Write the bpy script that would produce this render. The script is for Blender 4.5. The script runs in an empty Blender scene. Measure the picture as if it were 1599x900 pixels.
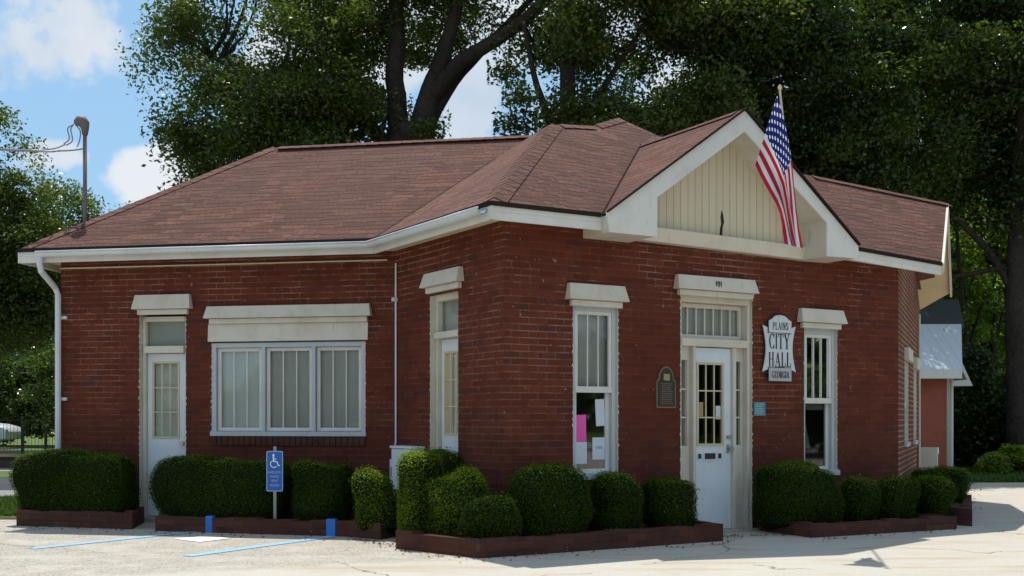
import bpy, math, random
import numpy as np
from mathutils import Vector, noise as mnoise
random.seed(7); rng = np.random.default_rng(7)
R = math.radians
sc = bpy.context.scene
col = sc.collection

# ------------------------------------------------------------------ camera
cam_d = bpy.data.cameras.new('camera'); cam = bpy.data.objects.new('camera', cam_d); col.objects.link(cam)
cam.location = (0, 0, 1.25); cam.rotation_euler = (R(90), 0, 0)
cam_d.sensor_width = 36; cam_d.lens = 36*1780/1599.0
cam_d.shift_y = 205/1599.0; cam_d.shift_x = 0
cam_d.clip_start = .1; cam_d.clip_end = 3000
sc.camera = cam

# ------------------------------------------------------------------ node helper
class NT:
    def __init__(s, tree): s.t = tree; tree.nodes.clear()
    def n(s, typ, ins=None, **kw):
        nd = s.t.nodes.new(typ)
        for k, v in kw.items(): setattr(nd, k, v)
        for k, v in (ins or {}).items():
            sk = nd.inputs[k]
            if isinstance(v, bpy.types.NodeSocket): s.t.links.new(v, sk)
            else: sk.default_value = v
        return nd
    def m(s, op, a, b=0.0, c=0.0, clamp=False):
        nd = s.t.nodes.new('ShaderNodeMath'); nd.operation = op; nd.use_clamp = clamp
        for i, v in enumerate((a, b, c)):
            if isinstance(v, bpy.types.NodeSocket): s.t.links.new(v, nd.inputs[i])
            else: nd.inputs[i].default_value = v
        return nd.outputs[0]
    def mix(s, f, a, b, blend='MIX'):
        nd = s.t.nodes.new('ShaderNodeMix'); nd.data_type = 'RGBA'; nd.blend_type = blend
        for i, v in ((0, f), (6, a), (7, b)):
            if isinstance(v, bpy.types.NodeSocket): s.t.links.new(v, nd.inputs[i])
            else: nd.inputs[i].default_value = v if i == 0 else (*v, 1)
        return nd.outputs[2]
    def ramp(s, f, pts):
        nd = s.t.nodes.new('ShaderNodeValToRGB'); s.t.links.new(f, nd.inputs[0])
        e = nd.color_ramp.elements
        while len(e) < len(pts): e.new(.5)
        for el, (p, c) in zip(e, pts):
            el.position = p; el.color = (c, c, c, 1) if not hasattr(c, '__len__') else (*c, 1)
        return nd.outputs[0]
    def noise(s, vec, scale, detail=3, rough=.5, w=None):
        ins = {'Scale': scale, 'Detail': detail, 'Roughness': rough}
        if vec is not None: ins['Vector'] = vec
        return s.n('ShaderNodeTexNoise', ins).outputs[0]

# ------------------------------------------------------------------ world and sun
SH = Vector((.115, -.365, -1.0))                     # direction sunlight travels
elev = math.atan(1/math.hypot(SH.x, SH.y)); az = math.atan2(-SH.x, -SH.y)  # azimuth from +Y towards +X
world = bpy.data.worlds.new('World'); sc.world = world; world.use_nodes = True
w = NT(world.node_tree)
sky = w.n('ShaderNodeTexSky', sky_type='NISHITA', sun_disc=False, sun_elevation=elev, sun_rotation=az,
          air_density=1.0, dust_density=.7, ozone_density=1.3)
tc = w.n('ShaderNodeTexCoord').outputs['Generated']
sep = w.n('ShaderNodeSeparateXYZ', {0: tc})
vx = w.m('DIVIDE', sep.outputs[0], w.m('MAXIMUM', sep.outputs[1], .05))   # bearing of the sky direction
vz = w.m('DIVIDE', sep.outputs[2], w.m('MAXIMUM', sep.outputs[1], .05))
def blob(cx, cz, rx, rz, gain=1.0):
    a = w.m('POWER', w.m('DIVIDE', w.m('SUBTRACT', vx, cx), rx), 2)
    b = w.m('POWER', w.m('DIVIDE', w.m('SUBTRACT', vz, cz), rz), 2)
    return w.m('MULTIPLY', w.m('SUBTRACT', 1.0, w.m('ADD', a, b)), gain)
wn = w.noise(tc, 13, 9, .62); wn2 = w.noise(tc, 5, 5, .6)
msk = None
for b in (blob(-.425, .332, .085, .045), blob(-.50, .40, .13, .05), blob(-.305, .212, .048, .026), blob(-.405, .232, .035, .014), blob(-.055, .23, .045, .04),
          blob(.05, .35, .20, .045), blob(.3, .25, .25, .12, .8), blob(-.16, .33, .07, .06), blob(-.04, .285, .03, .05)):
    b = w.m('MAXIMUM', b, -2.0)
    msk = b if msk is None else w.m('MAXIMUM', msk, b)
gen = w.m('MULTIPLY', w.m('SUBTRACT', w.noise(tc, 2.2, 6, .55), .55), 5)     # loose cloud over the rest of the sky
front = w.m('GREATER_THAN', sep.outputs[1], .3)
base = w.m('ADD', w.m('MULTIPLY', msk, front), w.m('MULTIPLY', gen, w.m('SUBTRACT', 1.0, front)))
cl = w.m('ADD', base, w.m('ADD', w.m('MULTIPLY', w.m('SUBTRACT', wn, .5), 4.6), w.m('MULTIPLY', w.m('SUBTRACT', wn2, .5), 2.6)))
cf = w.n('ShaderNodeMapRange', {0: cl, 1: -.60, 2: .38}, interpolation_type='SMOOTHSTEP').outputs[0]
shade = w.n('ShaderNodeMapRange', {0: w.noise(tc, 6, 4, .5), 1: .38, 2: .62}).outputs[0]
ccol = w.mix(shade, (5.6, 6.6, 8.0), (8.6, 8.9, 9.2))
skyc = w.mix(1.0, sky.outputs[0], (.98, 1.08, 1.14), 'MULTIPLY')
skyc = w.mix(.55, skyc, (4.2, 7.4, 10.6))
allc = w.mix(w.m('MULTIPLY', cf, .93), skyc, ccol)
bg = w.n('ShaderNodeBackground', {'Color': allc, 'Strength': .085})
w.n('ShaderNodeOutputWorld', {0: bg.outputs[0]})
sd = bpy.data.lights.new('sun', 'SUN'); sd.energy = 4.2; sd.angle = R(.55); sd.color = (1, .95, .87)
sun = bpy.data.objects.new('sun', sd); col.objects.link(sun)
sun.rotation_euler = SH.to_track_quat('-Z', 'Y').to_euler(); sun.location = (0, 0, 30)
sc.view_settings.view_transform = 'Standard'; sc.view_settings.look = 'None'
sc.view_settings.gamma = 1; sc.view_settings.use_curve_mapping = False
sc.view_settings.exposure = 0.2
sc.cycles.max_bounces = 6; sc.cycles.transparent_max_bounces = 8
sc.cycles.use_denoising = True

# ------------------------------------------------------------------ materials
MATS = {}
def mat(name):
    m = bpy.data.materials.new(name); m.use_nodes = True; MATS[name] = m
    return m, NT(m.node_tree)
def finish(t, color, rough=.6, spec=.4, bump=None, bstr=.3, bdist=.01, metal=0.0, extra=None):
    ins = {'Base Color': color if isinstance(color, bpy.types.NodeSocket) else (*color, 1), 'Roughness': rough,
           'Specular IOR Level': spec, 'Metallic': metal}
    if bump is not None:
        ins['Normal'] = t.n('ShaderNodeBump', {'Height': bump, 'Strength': bstr, 'Distance': bdist}).outputs[0]
    if extra: ins.update(extra)
    p = t.n('ShaderNodeBsdfPrincipled', ins)
    t.n('ShaderNodeOutputMaterial', {0: p.outputs[0]})
def paint(name, c, rough=.55, dirt=.25, spec=.35, dc=None, scale=3.0):
    m, t = mat(name)
    co = t.n('ShaderNodeTexCoord').outputs['Object']
    n1 = t.noise(co, scale, 6, .6); n2 = t.noise(co, scale*14, 3, .6)
    f = t.m('MULTIPLY', t.ramp(n1, [(.45, 0.0), (.75, 1.0)]), dirt)
    c2 = dc or tuple(x*.6 for x in c)
    cc = t.mix(f, c, c2); cc = t.mix(t.m('MULTIPLY', t.ramp(n2, [(.6, 0.), (.75, 1.)]), dirt*.6), cc, c2)
    sp_ = t.n('ShaderNodeSeparateXYZ', {0: co})
    stv = t.n('ShaderNodeCombineXYZ', {0: t.m('MULTIPLY', sp_.outputs[0], 22.), 1: t.m('MULTIPLY', sp_.outputs[1], 22.), 2: t.m('MULTIPLY', sp_.outputs[2], 3.5)}).outputs[0]
    drip = t.m('MULTIPLY', t.ramp(t.noise(stv, 1.0, 4, .6), [(.62, 0.), (.72, 1.)]), dirt*.9)     # rust and water runs
    cc = t.mix(drip, cc, tuple(x*.42 for x in c))
    finish(t, cc, rough, spec, n2, .25, .003); return m
M = MATS
paint('trim_white', (.66, .65, .60), .5, .4, dc=(.42, .40, .34))
paint('trim_cream', (.62, .58, .49), .55, .5, dc=(.45, .38, .27))
paint('board_cream', (.66, .56, .36), .6, .3, dc=(.5, .42, .28))
paint('cap_cream', (.62, .585, .50), .6, .5, dc=(.4, .33, .23))
paint('frame_grey', (.46, .50, .53), .5, .25)
paint('door_white', (.66, .71, .75), .4, .25, dc=(.5, .55, .6))
paint('muntin_yellow', (.56, .50, .32), .5, .2)
paint('gutter_white', (.62, .66, .68), .3, .3, .5, dc=(.3, .3, .3))
paint('soffit_cream', (.68, .55, .34), .7, .2)
paint('dark_metal', (.035, .03, .03), .5, .2)
paint('grey_metal', (.30, .30, .31), .5, .3)
paint('mast_metal', (.16, .13, .13), .6, .4)
paint('white_box', (.70, .73, .78), .5, .2)
paint('letter_dark', (.02, .025, .025), .5, 0)
paint('sign_white', (.60, .64, .66), .4, .3, dc=(.38, .42, .42), scale=6)
paint('sign_grey', (.42, .46, .46), .5, .3)
paint('sign_edge', (.03, .03, .03), .6, 0)
paint('blue_sign', (.02, .12, .45), .35, .1)
paint('sign_letter', (.75, .8, .85), .4, 0)
paint('sign_letter_dim', (.38, .47, .62), .5, 0)
paint('blue_paint', (.03, .19, .62), .6, .3)
paint('teal', (.07, .27, .30), .5, .2)
paint('bronze', (.024, .020, .016), .35, .2, .5)
paint('bronze_edge', (.20, .13, .07), .4, .2, .5)
paint('plaque_gold', (.32, .27, .13), .4, .3)
paint('paper_white', (.62, .66, .74), .7, .2, scale=9)
paint('paper_pink', (.85, .10, .42), .6, .1)
paint('ink', (.2, .35, .45), .7, 0)
paint('interior_dark', (.03, .028, .025), .9, 0)
paint('curtain', (.15, .155, .155), .9, .3)
paint('roof_drip', (.03, .024, .022), .95, .1, .0)
paint('annex_wall', (.36, .10, .065), .8, .35, dc=(.26, .075, .05))
paint('green_metal', (.045, .058, .055), .45, .2)
paint('car_paint', (.62, .66, .68), .25, .05, .6)
paint('tyre', (.02, .02, .02), .8, .2)
paint('gold', (.6, .5, .3), .3, 0)
paint('stone_sill', (.40, .36, .31), .8, .4)

m, t = mat('blind'); uv = t.n('ShaderNodeTexCoord').outputs['Object']     # closed vertical/horizontal blinds
sx = t.n('ShaderNodeSeparateXYZ', {0: uv})
sl = t.m('FRACT', t.m('MULTIPLY', sx.outputs[2], 38.0)); nn = t.noise(uv, 2, 2)
c = t.mix(t.m('MULTIPLY', t.m('GREATER_THAN', sl, .8), .3), (.62, .61, .56), (.42, .41, .38)); c = t.mix(t.ramp(nn, [(.4, 0.), (.7, .3)]), c, (.45, .45, .42))
finish(t, c, .8, .2)

m, t = mat('glass')
tr = t.n('ShaderNodeBsdfTransparent', {0: (.82, .86, .86, 1)}); gl = t.n('ShaderNodeBsdfGlossy', {'Color': (1, 1, 1, 1), 'Roughness': .03})
fr = t.n('ShaderNodeFresnel', {'IOR': 1.5}).outputs[0]
mx = t.n('ShaderNodeMixShader', {0: t.m('ADD', fr, .03), 1: tr.outputs[0], 2: gl.outputs[0]}); t.n('ShaderNodeOutputMaterial', {0: mx.outputs[0]})

def brick_mat(name, mortar_vis=.48, base=(.108, .029, .017), base2=(.165, .046, .026), mcol=(.30, .18, .13), dark=.955, rowh=.0685, bw=.21, msize=.013, low_dark=True):
    m, t = mat(name)
    uv = t.n('ShaderNodeTexCoord').outputs['UV']; s = t.n('ShaderNodeSeparateXYZ', {0: uv})
    co = t.n('ShaderNodeTexCoord').outputs['Object']
    u0, v0 = s.outputs[0], s.outputs[1]
    wob = t.m('MULTIPLY', t.m('SUBTRACT', t.noise(co, 1.5, 2), .5), .012)
    v = t.m('DIVIDE', t.m('ADD', v0, wob), rowh)
    row = t.m('FLOOR', v); fv = t.m('FRACT', v)
    u = t.m('ADD', t.m('DIVIDE', u0, bw), t.m('MULTIPLY', t.m('MODULO', row, 2.0), .5))
    cidx = t.m('FLOOR', u); fu = t.m('FRACT', u)
    rnd = t.n('ShaderNodeTexWhiteNoise', {'Vector': t.n('ShaderNodeCombineXYZ', {0: cidx, 1: row, 2: 3.3}).outputs[0]}, noise_dimensions='3D').outputs[0]
    hj = t.m('LESS_THAN', fv, msize/rowh); vj = t.m('LESS_THAN', fu, msize*.75/bw)
    mort = t.m('MAXIMUM', hj, t.m('MULTIPLY', vj, .7))
    big = t.noise(co, .55, 5, .6); med = t.noise(co, 5, 4, .65)
    vis = t.m('MULTIPLY', t.n('ShaderNodeMapRange', {0: t.m('ADD', big, t.m('MULTIPLY', t.m('SUBTRACT', med, .5), .9)), 1: .42, 2: .70}, interpolation_type='SMOOTHSTEP').outputs[0], mortar_vis)
    vis = t.m('ADD', vis, .05 if mortar_vis < .7 else .5)
    hz = t.n('ShaderNodeMapRange', {0: v0, 1: .9, 2: 2.6}).outputs[0]                # mortar is most weathered bare high on the walls
    if low_dark: vis = t.m('MULTIPLY', vis, t.m('ADD', .3, t.m('MULTIPLY', hz, 1.2)))
    cb = t.mix(rnd, base, base2)
    fine = t.noise(co, 60, 3, .6)
    cb = t.mix(t.ramp(fine, [(.35, .45), (.6, 0.)]), cb, tuple(x*.5 for x in base))
    cb = t.mix(t.ramp(big, [(.35, .4), (.6, 0.)]), cb, (.085, .018, .012))
    rnd2 = t.m('GREATER_THAN', t.m('ADD', rnd, t.m('MULTIPLY', t.m('SUBTRACT', med, .5), .12)), dark)
    cb = t.mix(t.m('MULTIPLY', rnd2, .5), cb, (.035, .02, .022))
    spots = t.m('GREATER_THAN', t.noise(co, 17, 2, .5), .735)                          # chips of lost paint
    cb = t.mix(t.m('MULTIPLY', spots, .55), cb, (.30, .24, .20))
    low = t.n('ShaderNodeMapRange', {0: t.m('ADD', v0, t.m('MULTIPLY', med, .3)), 1: .25, 2: 1.7}).outputs[0]
    cb = t.mix(t.m('MULTIPLY', t.m('SUBTRACT', 1.0, low), .62 if low_dark else .0), cb, (.05, .02, .018))  # darker towards the foot of the wall
    cc = t.mix(t.m('MULTIPLY', mort, vis), cb, mcol)
    h = t.m('SUBTRACT', t.m('MULTIPLY', fine, .25), t.m('MULTIPLY', mort, 1.0))
    finish(t, cc, .8, .12, h, .5, .006); return m
brick_mat('brick')
brick_mat('brick_side', .9, (.15, .045, .028), (.20, .06, .036), (.38, .28, .20), msize=.018, low_dark=False)
brick_mat('planter_brick', .69, (.07, .036, .026), (.155, .066, .046), (.035, .028, .022), dark=.74, low_dark=False, msize=.014)

m, t = mat('shingle')
uv = t.n('ShaderNodeTexCoord').outputs['UV']; s = t.n('ShaderNodeSeparateXYZ', {0: uv}); co = t.n('ShaderNodeTexCoord').outputs['Object']
v = t.m('DIVIDE', t.m('ADD', s.outputs[1], t.m('MULTIPLY', t.m('SUBTRACT', t.noise(co, 1.2, 2), .5), .02)), .102); row = t.m('FLOOR', v); fv = t.m('FRACT', v)
u = t.m('ADD', t.m('DIVIDE', s.outputs[0], .30), t.m('MULTIPLY', row, .37)); fu = t.m('FRACT', u)
rnd = t.n('ShaderNodeTexWhiteNoise', {'Vector': t.n('ShaderNodeCombineXYZ', {0: t.m('FLOOR', u), 1: row, 2: 1.}).outputs[0]}, noise_dimensions='3D').outputs[0]
cb = t.mix(rnd, (.125, .056, .038), (.235, .110, .076))
cb = t.mix(t.ramp(t.noise(co, .8, 5, .6), [(.35, .55), (.6, 0.)]), cb, (.145, .068, .06))
cb = t.mix(t.ramp(t.noise(co, 30, 3, .7), [(.42, .6), (.6, 0.)]), cb, (.085, .042, .038))
st = t.n('ShaderNodeCombineXYZ', {0: t.m('MULTIPLY', s.outputs[0], 2.2), 1: t.m('MULTIPLY', s.outputs[1], .25), 2: 0.}).outputs[0]
cb = t.mix(t.ramp(t.noise(st, 2.5, 4, .6), [(.52, 0.), (.7, .35)]), cb, (.09, .05, .048))
wk = t.ramp(t.noise(co, 2.6, 3, .6), [(.3, .6), (.6, 1.)])
edge = t.m('MULTIPLY', t.m('LESS_THAN', fv, .2), wk)
slot = t.m('MULTIPLY', t.m('LESS_THAN', fu, .03), .4)
cb = t.mix(t.m('MAXIMUM', t.m('MULTIPLY', edge, .85), slot), cb, (.04, .02, .018))
finish(t, cb, .9, .15, t.m('ADD', t.m('SUBTRACT', 1.0, fv), t.m('MULTIPLY', t.noise(co, 80, 2), .3)), .7, .012)

m, t = mat('boards')
uv = t.n('ShaderNodeTexCoord').outputs['UV']; s = t.n('ShaderNodeSeparateXYZ', {0: uv}); co = t.n('ShaderNodeTexCoord').outputs['Object']
fu = t.m('FRACT', t.m('DIVIDE', s.outputs[0], .098)); g = t.m('LESS_THAN', fu, .08)
rn = t.n('ShaderNodeTexWhiteNoise', {'W': t.m('FLOOR', t.m('DIVIDE', s.outputs[0], .098))}, noise_dimensions='1D').outputs[0]
st = t.n('ShaderNodeCombineXYZ', {0: t.m('MULTIPLY', s.outputs[0], 14.), 1: t.m('MULTIPLY', s.outputs[1], 2.5), 2: 0.}).outputs[0]
cb = t.mix(rn, (.64, .58, .43), (.59, .53, .39)); cb = t.mix(t.ramp(t.noise(st, 1.6, 5, .65), [(.66, 0.), (.74, .8)]), cb, (.20, .17, .13))
cb = t.mix(t.m('MULTIPLY', g, .7), cb, (.22, .17, .10)); finish(t, cb, .65, .3, t.m('SUBTRACT', 1., g), .5, .006)

m, t = mat('standing_seam')
uv = t.n('ShaderNodeTexCoord').outputs['UV']; s = t.n('ShaderNodeSeparateXYZ', {0: uv}); co = t.n('ShaderNodeTexCoord').outputs['Object']
g = t.m('LESS_THAN', t.m('FRACT', t.m('DIVIDE', s.outputs[0], .23)), .08)
finish(t, t.mix(t.m('MULTIPLY', g, .4), (.66, .69, .72), (.4, .43, .46)), .45, .4, g, .5, .01)

# ground materials
m, t = mat('concrete')
co = t.n('ShaderNodeTexCoord').outputs['Object']; s = t.n('ShaderNodeSeparateXYZ', {0: co})
big = t.noise(co, .35, 6, .6); med = t.noise(co, 2.2, 6, .65); fine = t.noise(co, 38, 4, .7)
c1 = t.mix(big, (.54, .505, .44), (.455, .425, .36)); c1 = t.mix(t.ramp(med, [(.5, 0.), (.72, .45)]), c1, (.42, .34, .24))
c1 = t.mix(t.ramp(fine, [(.35, .35), (.55, 0.)]), c1, (.34, .30, .25))
st = t.n('ShaderNodeCombineXYZ', {0: t.m('MULTIPLY', s.outputs[0], .5), 1: t.m('MULTIPLY', s.outputs[1], 3.), 2: 0.}).outputs[0]
c1 = t.mix(t.ramp(t.noise(st, 1.1, 5, .6), [(.50, 0.), (.66, .7)]), c1, (.40, .32, .22))
# exposed aggregate bays on the left
ag = t.noise(co, 40, 4, .8); ag2 = t.noise(co, 7, 5, .7)
c2 = t.mix(t.ramp(ag, [(.40, 0.), (.56, 1.)]), (.22, .19, .155), (.50, .46, .39))
c2 = t.mix(t.ramp(ag2, [(.5, 0.), (.68, .6)]), c2, (.24, .22, .20)); c2 = t.mix(t.ramp(med, [(.48, 0.), (.62, .55)]), c2, (.55, .52, .46))
fx = t.m('ADD', t.m('ADD', s.outputs[0], t.m('MULTIPLY', s.outputs[1], .55)), t.m('MULTIPLY', t.m('SUBTRACT', med, .5), .9))
lf = t.n('ShaderNodeMapRange', {0: t.m('SUBTRACT', s.outputs[1], t.m('ADD', 10.35, t.m('ADD', t.m('MULTIPLY', s.outputs[0], .42), t.m('MULTIPLY', t.m('SUBTRACT', med, .5), .8)))), 1: -.1, 2: .25}).outputs[0]
lx = t.m('MULTIPLY', lf, t.m('LESS_THAN', s.outputs[0], .5))
c1 = t.mix(t.m('MULTIPLY', lx, .85), c1, c2)
vo = t.n('ShaderNodeTexVoronoi', {'Vector': t.n('ShaderNodeVectorMath', {0: co, 1: t.n('ShaderNodeTexNoise', {'Vector': co, 'Scale': 1.1, 'Detail': 5.0}).outputs[1]}, operation='ADD').outputs[0], 'Scale': .33}, feature='DISTANCE_TO_EDGE').outputs[0]
cr = t.m('MULTIPLY', t.m('LESS_THAN', vo, .0035), t.ramp(t.noise(co, 1.3, 3), [(.42, 0.), (.56, .7)]))
c1 = t.mix(cr, c1, (.12, .09, .06))
finish(t, c1, .85, .25, t.m('SUBTRACT', t.m('ADD', fine, t.m('MULTIPLY', t.m('MULTIPLY', ag, lx), 1.5)), cr), .5, .012)

def noisy(name, a, b, c, s1, s2, rough=.9, bs=.6, bd=.02):
    m, t = mat(name); co = t.n('ShaderNodeTexCoord').outputs['Object']
    n1 = t.noise(co, s1, 6, .65); n2 = t.noise(co, s2, 4, .7)
    cc = t.mix(t.ramp(n1, [(.35, 0.), (.65, 1.)]), a, b); cc = t.mix(t.ramp(n2, [(.5, 0.), (.7, .8)]), cc, c)
    finish(t, cc, rough, .2, n2, bs, bd); return m
noisy('lawn', (.075, .12, .025), (.12, .15, .035), (.05, .08, .015), .4, 9)
noisy('asphalt', (.05, .05, .055), (.07, .07, .07), (.035, .035, .035), .5, 30)
noisy('light_road', (.26, .25, .24), (.20, .19, .18), (.15, .14, .13), .5, 20)
noisy('ballast', (.34, .32, .30), (.22, .20, .18), (.10, .09, .09), .8, 14)
noisy('soil', (.05, .028, .018), (.08, .05, .03), (.025, .018, .012), 2, 25)
noisy('bark', (.035, .028, .022), (.06, .05, .04), (.014, .011, .009), 1.6, 11, bs=1.0, bd=.06)
noisy('rail_steel', (.06, .045, .04), (.09, .07, .06), (.04, .03, .03), 2, 20)
m, t = mat('line_blue'); co = t.n('ShaderNodeTexCoord').outputs['Object']
a = t.ramp(t.noise(co, 22, 5, .7), [(.36, 0.), (.52, 1.)])
finish(t, t.mix(a, (.40, .43, .45), (.22, .48, .74)), .8, .2)
m, t = mat('line_white'); co = t.n('ShaderNodeTexCoord').outputs['Object']
finish(t, t.mix(t.ramp(t.noise(co, 18, 5, .7), [(.3, 0.), (.45, 1.)]), (.5, .48, .44), (.8, .82, .82)), .8, .2)

def leaf_mat(name, c1, c2, c3, transl=.35, gloss=.4, spec=.4):
    m, t = mat(name)
    a = t.n('ShaderNodeAttribute', attribute_name='tint').outputs['Fac']
    cc = t.ramp(a, [(0., c1), (.55, c2), (1., c3)])
    p = t.n('ShaderNodeBsdfPrincipled', {'Base Color': cc, 'Roughness': gloss, 'Specular IOR Level': spec})
    tb = t.mix(1.0, cc, (1.5, 1.8, .5), 'MULTIPLY'); tl = t.n('ShaderNodeBsdfTranslucent', {'Color': tb})
    mx = t.n('ShaderNodeMixShader', {0: transl, 1: p.outputs[0], 2: tl.outputs[0]})
    t.n('ShaderNodeOutputMaterial', {0: mx.outputs[0]})
leaf_mat('leaf_oak', (.042, .060, .016), (.085, .112, .028), (.20, .22, .055), .42, .30)
leaf_mat('leaf_dark', (.026, .044, .013), (.056, .085, .022), (.16, .20, .045), .42, .28)
leaf_mat('leaf_light', (.10, .15, .02), (.17, .24, .035), (.28, .34, .05), .5, .45)
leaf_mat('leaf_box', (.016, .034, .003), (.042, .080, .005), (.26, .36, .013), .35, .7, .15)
leaf_mat('grass_blade', (.05, .09, .02), (.08, .13, .03), (.14, .17, .05), .3, .7)
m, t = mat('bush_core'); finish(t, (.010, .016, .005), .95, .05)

# flag cloth: stripes by v, canton with stars, in UV space
m, t = mat('flag_cloth')
uv = t.n('ShaderNodeTexCoord').outputs['UV']; s = t.n('ShaderNodeSeparateXYZ', {0: uv}); u, v = s.outputs[0], s.outputs[1]
k = t.m('FLOOR', t.m('MULTIPLY', v, 13.0)); odd = t.m('GREATER_THAN', t.m('MODULO', k, 2.0), .5)
cc = t.mix(odd, (.42, .014, .03), (.66, .66, .70))
can = t.m('MULTIPLY', t.m('LESS_THAN', u, .4), t.m('LESS_THAN', v, 7/13))
gx = t.m('MULTIPLY', u, 11/.4*.5); gy = t.m('MULTIPLY', v, 9/(7/13)*.5)
def dots(ox, oy):
    a = t.m('SUBTRACT', t.m('FRACT', t.m('ADD', gx, ox)), .5); b = t.m('SUBTRACT', t.m('FRACT', t.m('ADD', gy, oy)), .5)
    return t.m('LESS_THAN', t.m('ADD', t.m('MULTIPLY', a, a), t.m('MULTIPLY', b, b)), .032)
star = t.m('MAXIMUM', dots(0, 0), dots(.5, .5))
cc = t.mix(can, cc, t.mix(star, (.012, .022, .16), (.85, .87, .9)))
p = t.n('ShaderNodeBsdfPrincipled', {'Base Color': cc, 'Roughness': .7, 'Specular IOR Level': .2}); tl = t.n('ShaderNodeBsdfTranslucent', {'Color': cc})
mx = t.n('ShaderNodeMixShader', {0: .45, 1: p.outputs[0], 2: tl.outputs[0]}); t.n('ShaderNodeOutputMaterial', {0: mx.outputs[0]})

# ------------------------------------------------------------------ object helpers
def props(o, label=None, cat=None, group=None, kind=None):
    for k, v in (('label', label), ('category', cat), ('group', group), ('kind', kind)):
        if v: o[k] = v
    return o
def empty(name, loc, label, cat, group=None, rz=0):
    o = bpy.data.objects.new(name, None); col.objects.link(o); o.location = loc; o.rotation_euler.z = rz
    o.empty_display_size = .2
    return props(o, label, cat, group)
def link(name, me, parent=None, loc=None):
    o = bpy.data.objects.new(name, me); col.objects.link(o)
    if parent is not None:
        o.parent = parent
        off = Vector(parent.location)
        p = parent.parent
        while p is not None: off = off + Vector(p.location); p = p.parent
        if loc is None: o.location = -off       # geometry was written in world coordinates
    if loc is not None: o.location = loc
    return o
def metric_uv(me):
    n = len(me.loops); uvl = me.uv_layers.new(name='UVMap'); out = np.zeros((n, 2), dtype=np.float32)
    for p in me.polygons:
        nn = p.normal
        if abs(nn.z) > .95: U, V = Vector((1, 0, 0)), Vector((0, 1, 0))
        else:
            U = Vector((0, 0, 1)).cross(nn).normalized(); V = nn.cross(U).normalized()
        for li in p.loop_indices:
            c = me.vertices[me.loops[li].vertex_index].co
            out[li] = (c.dot(U), c.dot(V))
    uvl.data.foreach_set('uv', out.ravel())
class MB:
    """collects geometry in world coordinates; build() links ONE mesh object"""
    def __init__(s): s.v = []; s.f = []
    def add(s, vs, fs):
        b = len(s.v); s.v += [tuple(x) for x in vs]; s.f += [tuple(i+b for i in f) for f in fs]; return s
    def poly(s, pts): return s.add(pts, [tuple(range(len(pts)))])
    def hexa(s, p):   # 8 points: bottom 4, top 4
        return s.add(p, [(3, 2, 1, 0), (4, 5, 6, 7), (0, 1, 5, 4), (1, 2, 6, 5), (2, 3, 7, 6), (3, 0, 4, 7)])
    def prism(s, bot, top):
        n = len(bot); return s.add(list(bot)+list(top), [tuple(range(n))[::-1], tuple(range(n, 2*n))] + [(i, (i+1) % n, n+(i+1) % n, n+i) for i in range(n)])
    def wbox(s, fr, s0, s1, n0, n1, z0, z1, tw=0):  # box in a wall frame; tw widens the lower front edge
        P = fr.P
        return s.hexa([P(s0, n0, z0), P(s1, n0, z0), P(s1, n1, z0), P(s0, n1, z0), P(s0+tw, n0, z1), P(s1-tw, n0, z1), P(s1-tw, n1, z1), P(s0+tw, n1, z1)])
    def box(s, x0, x1, y0, y1, z0, z1):
        return s.hexa([(x0, y0, z0), (x1, y0, z0), (x1, y1, z0), (x0, y1, z0), (x0, y0, z1), (x1, y0, z1), (x1, y1, z1), (x0, y1, z1)])
    def tube(s, pts, r, seg=8, cap=True):
        pts = [Vector(p) for p in pts]; rs = r if hasattr(r, '__len__') else [r]*len(pts); vs = []; fs = []; prev = None
        for i, p in enumerate(pts):
            d = (pts[min(i+1, len(pts)-1)]-pts[max(i-1, 0)]).normalized()
            a = prev if prev is not None else (Vector((0, 0, 1)) if abs(d.z) < .9 else Vector((1, 0, 0)))
            x = (a - d*a.dot(d)).normalized(); prev = x; y = d.cross(x)
            for k in range(seg):
                an = 2*math.pi*k/seg; vs.append(p + (x*math.cos(an)+y*math.sin(an))*rs[i])
        for i in range(len(pts)-1):
            for k in range(seg):
                fs.append((i*seg+k, i*seg+(k+1) % seg, (i+1)*seg+(k+1) % seg, (i+1)*seg+k))
        if cap: fs += [tuple(range(seg))[::-1], tuple(range((len(pts)-1)*seg, len(pts)*seg))]
        return s.add(vs, fs)
    def build(s, name, m, parent=None, uv=False, smooth=False, bevel=0):
        me = bpy.data.meshes.new(name); me.from_pydata(s.v, [], s.f); me.update()
        import bmesh
        bm = bmesh.new(); bm.from_mesh(me); bmesh.ops.recalc_face_normals(bm, faces=bm.faces)
        if bevel:
            bmesh.ops.bevel(bm, geom=list(bm.edges), offset=bevel, segments=2, affect='EDGES', profile=.5)
        bm.to_mesh(me); bm.free()
        if isinstance(m, str): m = MATS[m]
        me.materials.append(m)
        if uv: metric_uv(me)
        if smooth: me.polygons.foreach_set('use_smooth', [True]*len(me.polygons))
        return link(name, me, parent)
def sheet(name, pts, z, m, kind='structure', uv=False):
    o = MB().poly([(x, y, z) for x, y in pts]).build(name, m)
    if o.data.polygons[0].normal.z < 0: o.data.flip_normals()
    return props(o, kind=kind)
class Frame:
    def __init__(s, P, azd, naz):
        s.o = Vector((P[0], P[1], 0)); s.d = Vector((math.sin(R(azd)), math.cos(R(azd)), 0)); s.n = Vector((math.sin(R(naz)), math.cos(R(naz)), 0))
    def P(s, a, n, z): return s.o + s.d*a + s.n*n + Vector((0, 0, z))
C3, C2, C0, C1, G1 = (-5.56, 14.05), (-1.357, 13.27), (-.082, 11.21), (4.757, 14.04), (6.68, 18.65)
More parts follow.
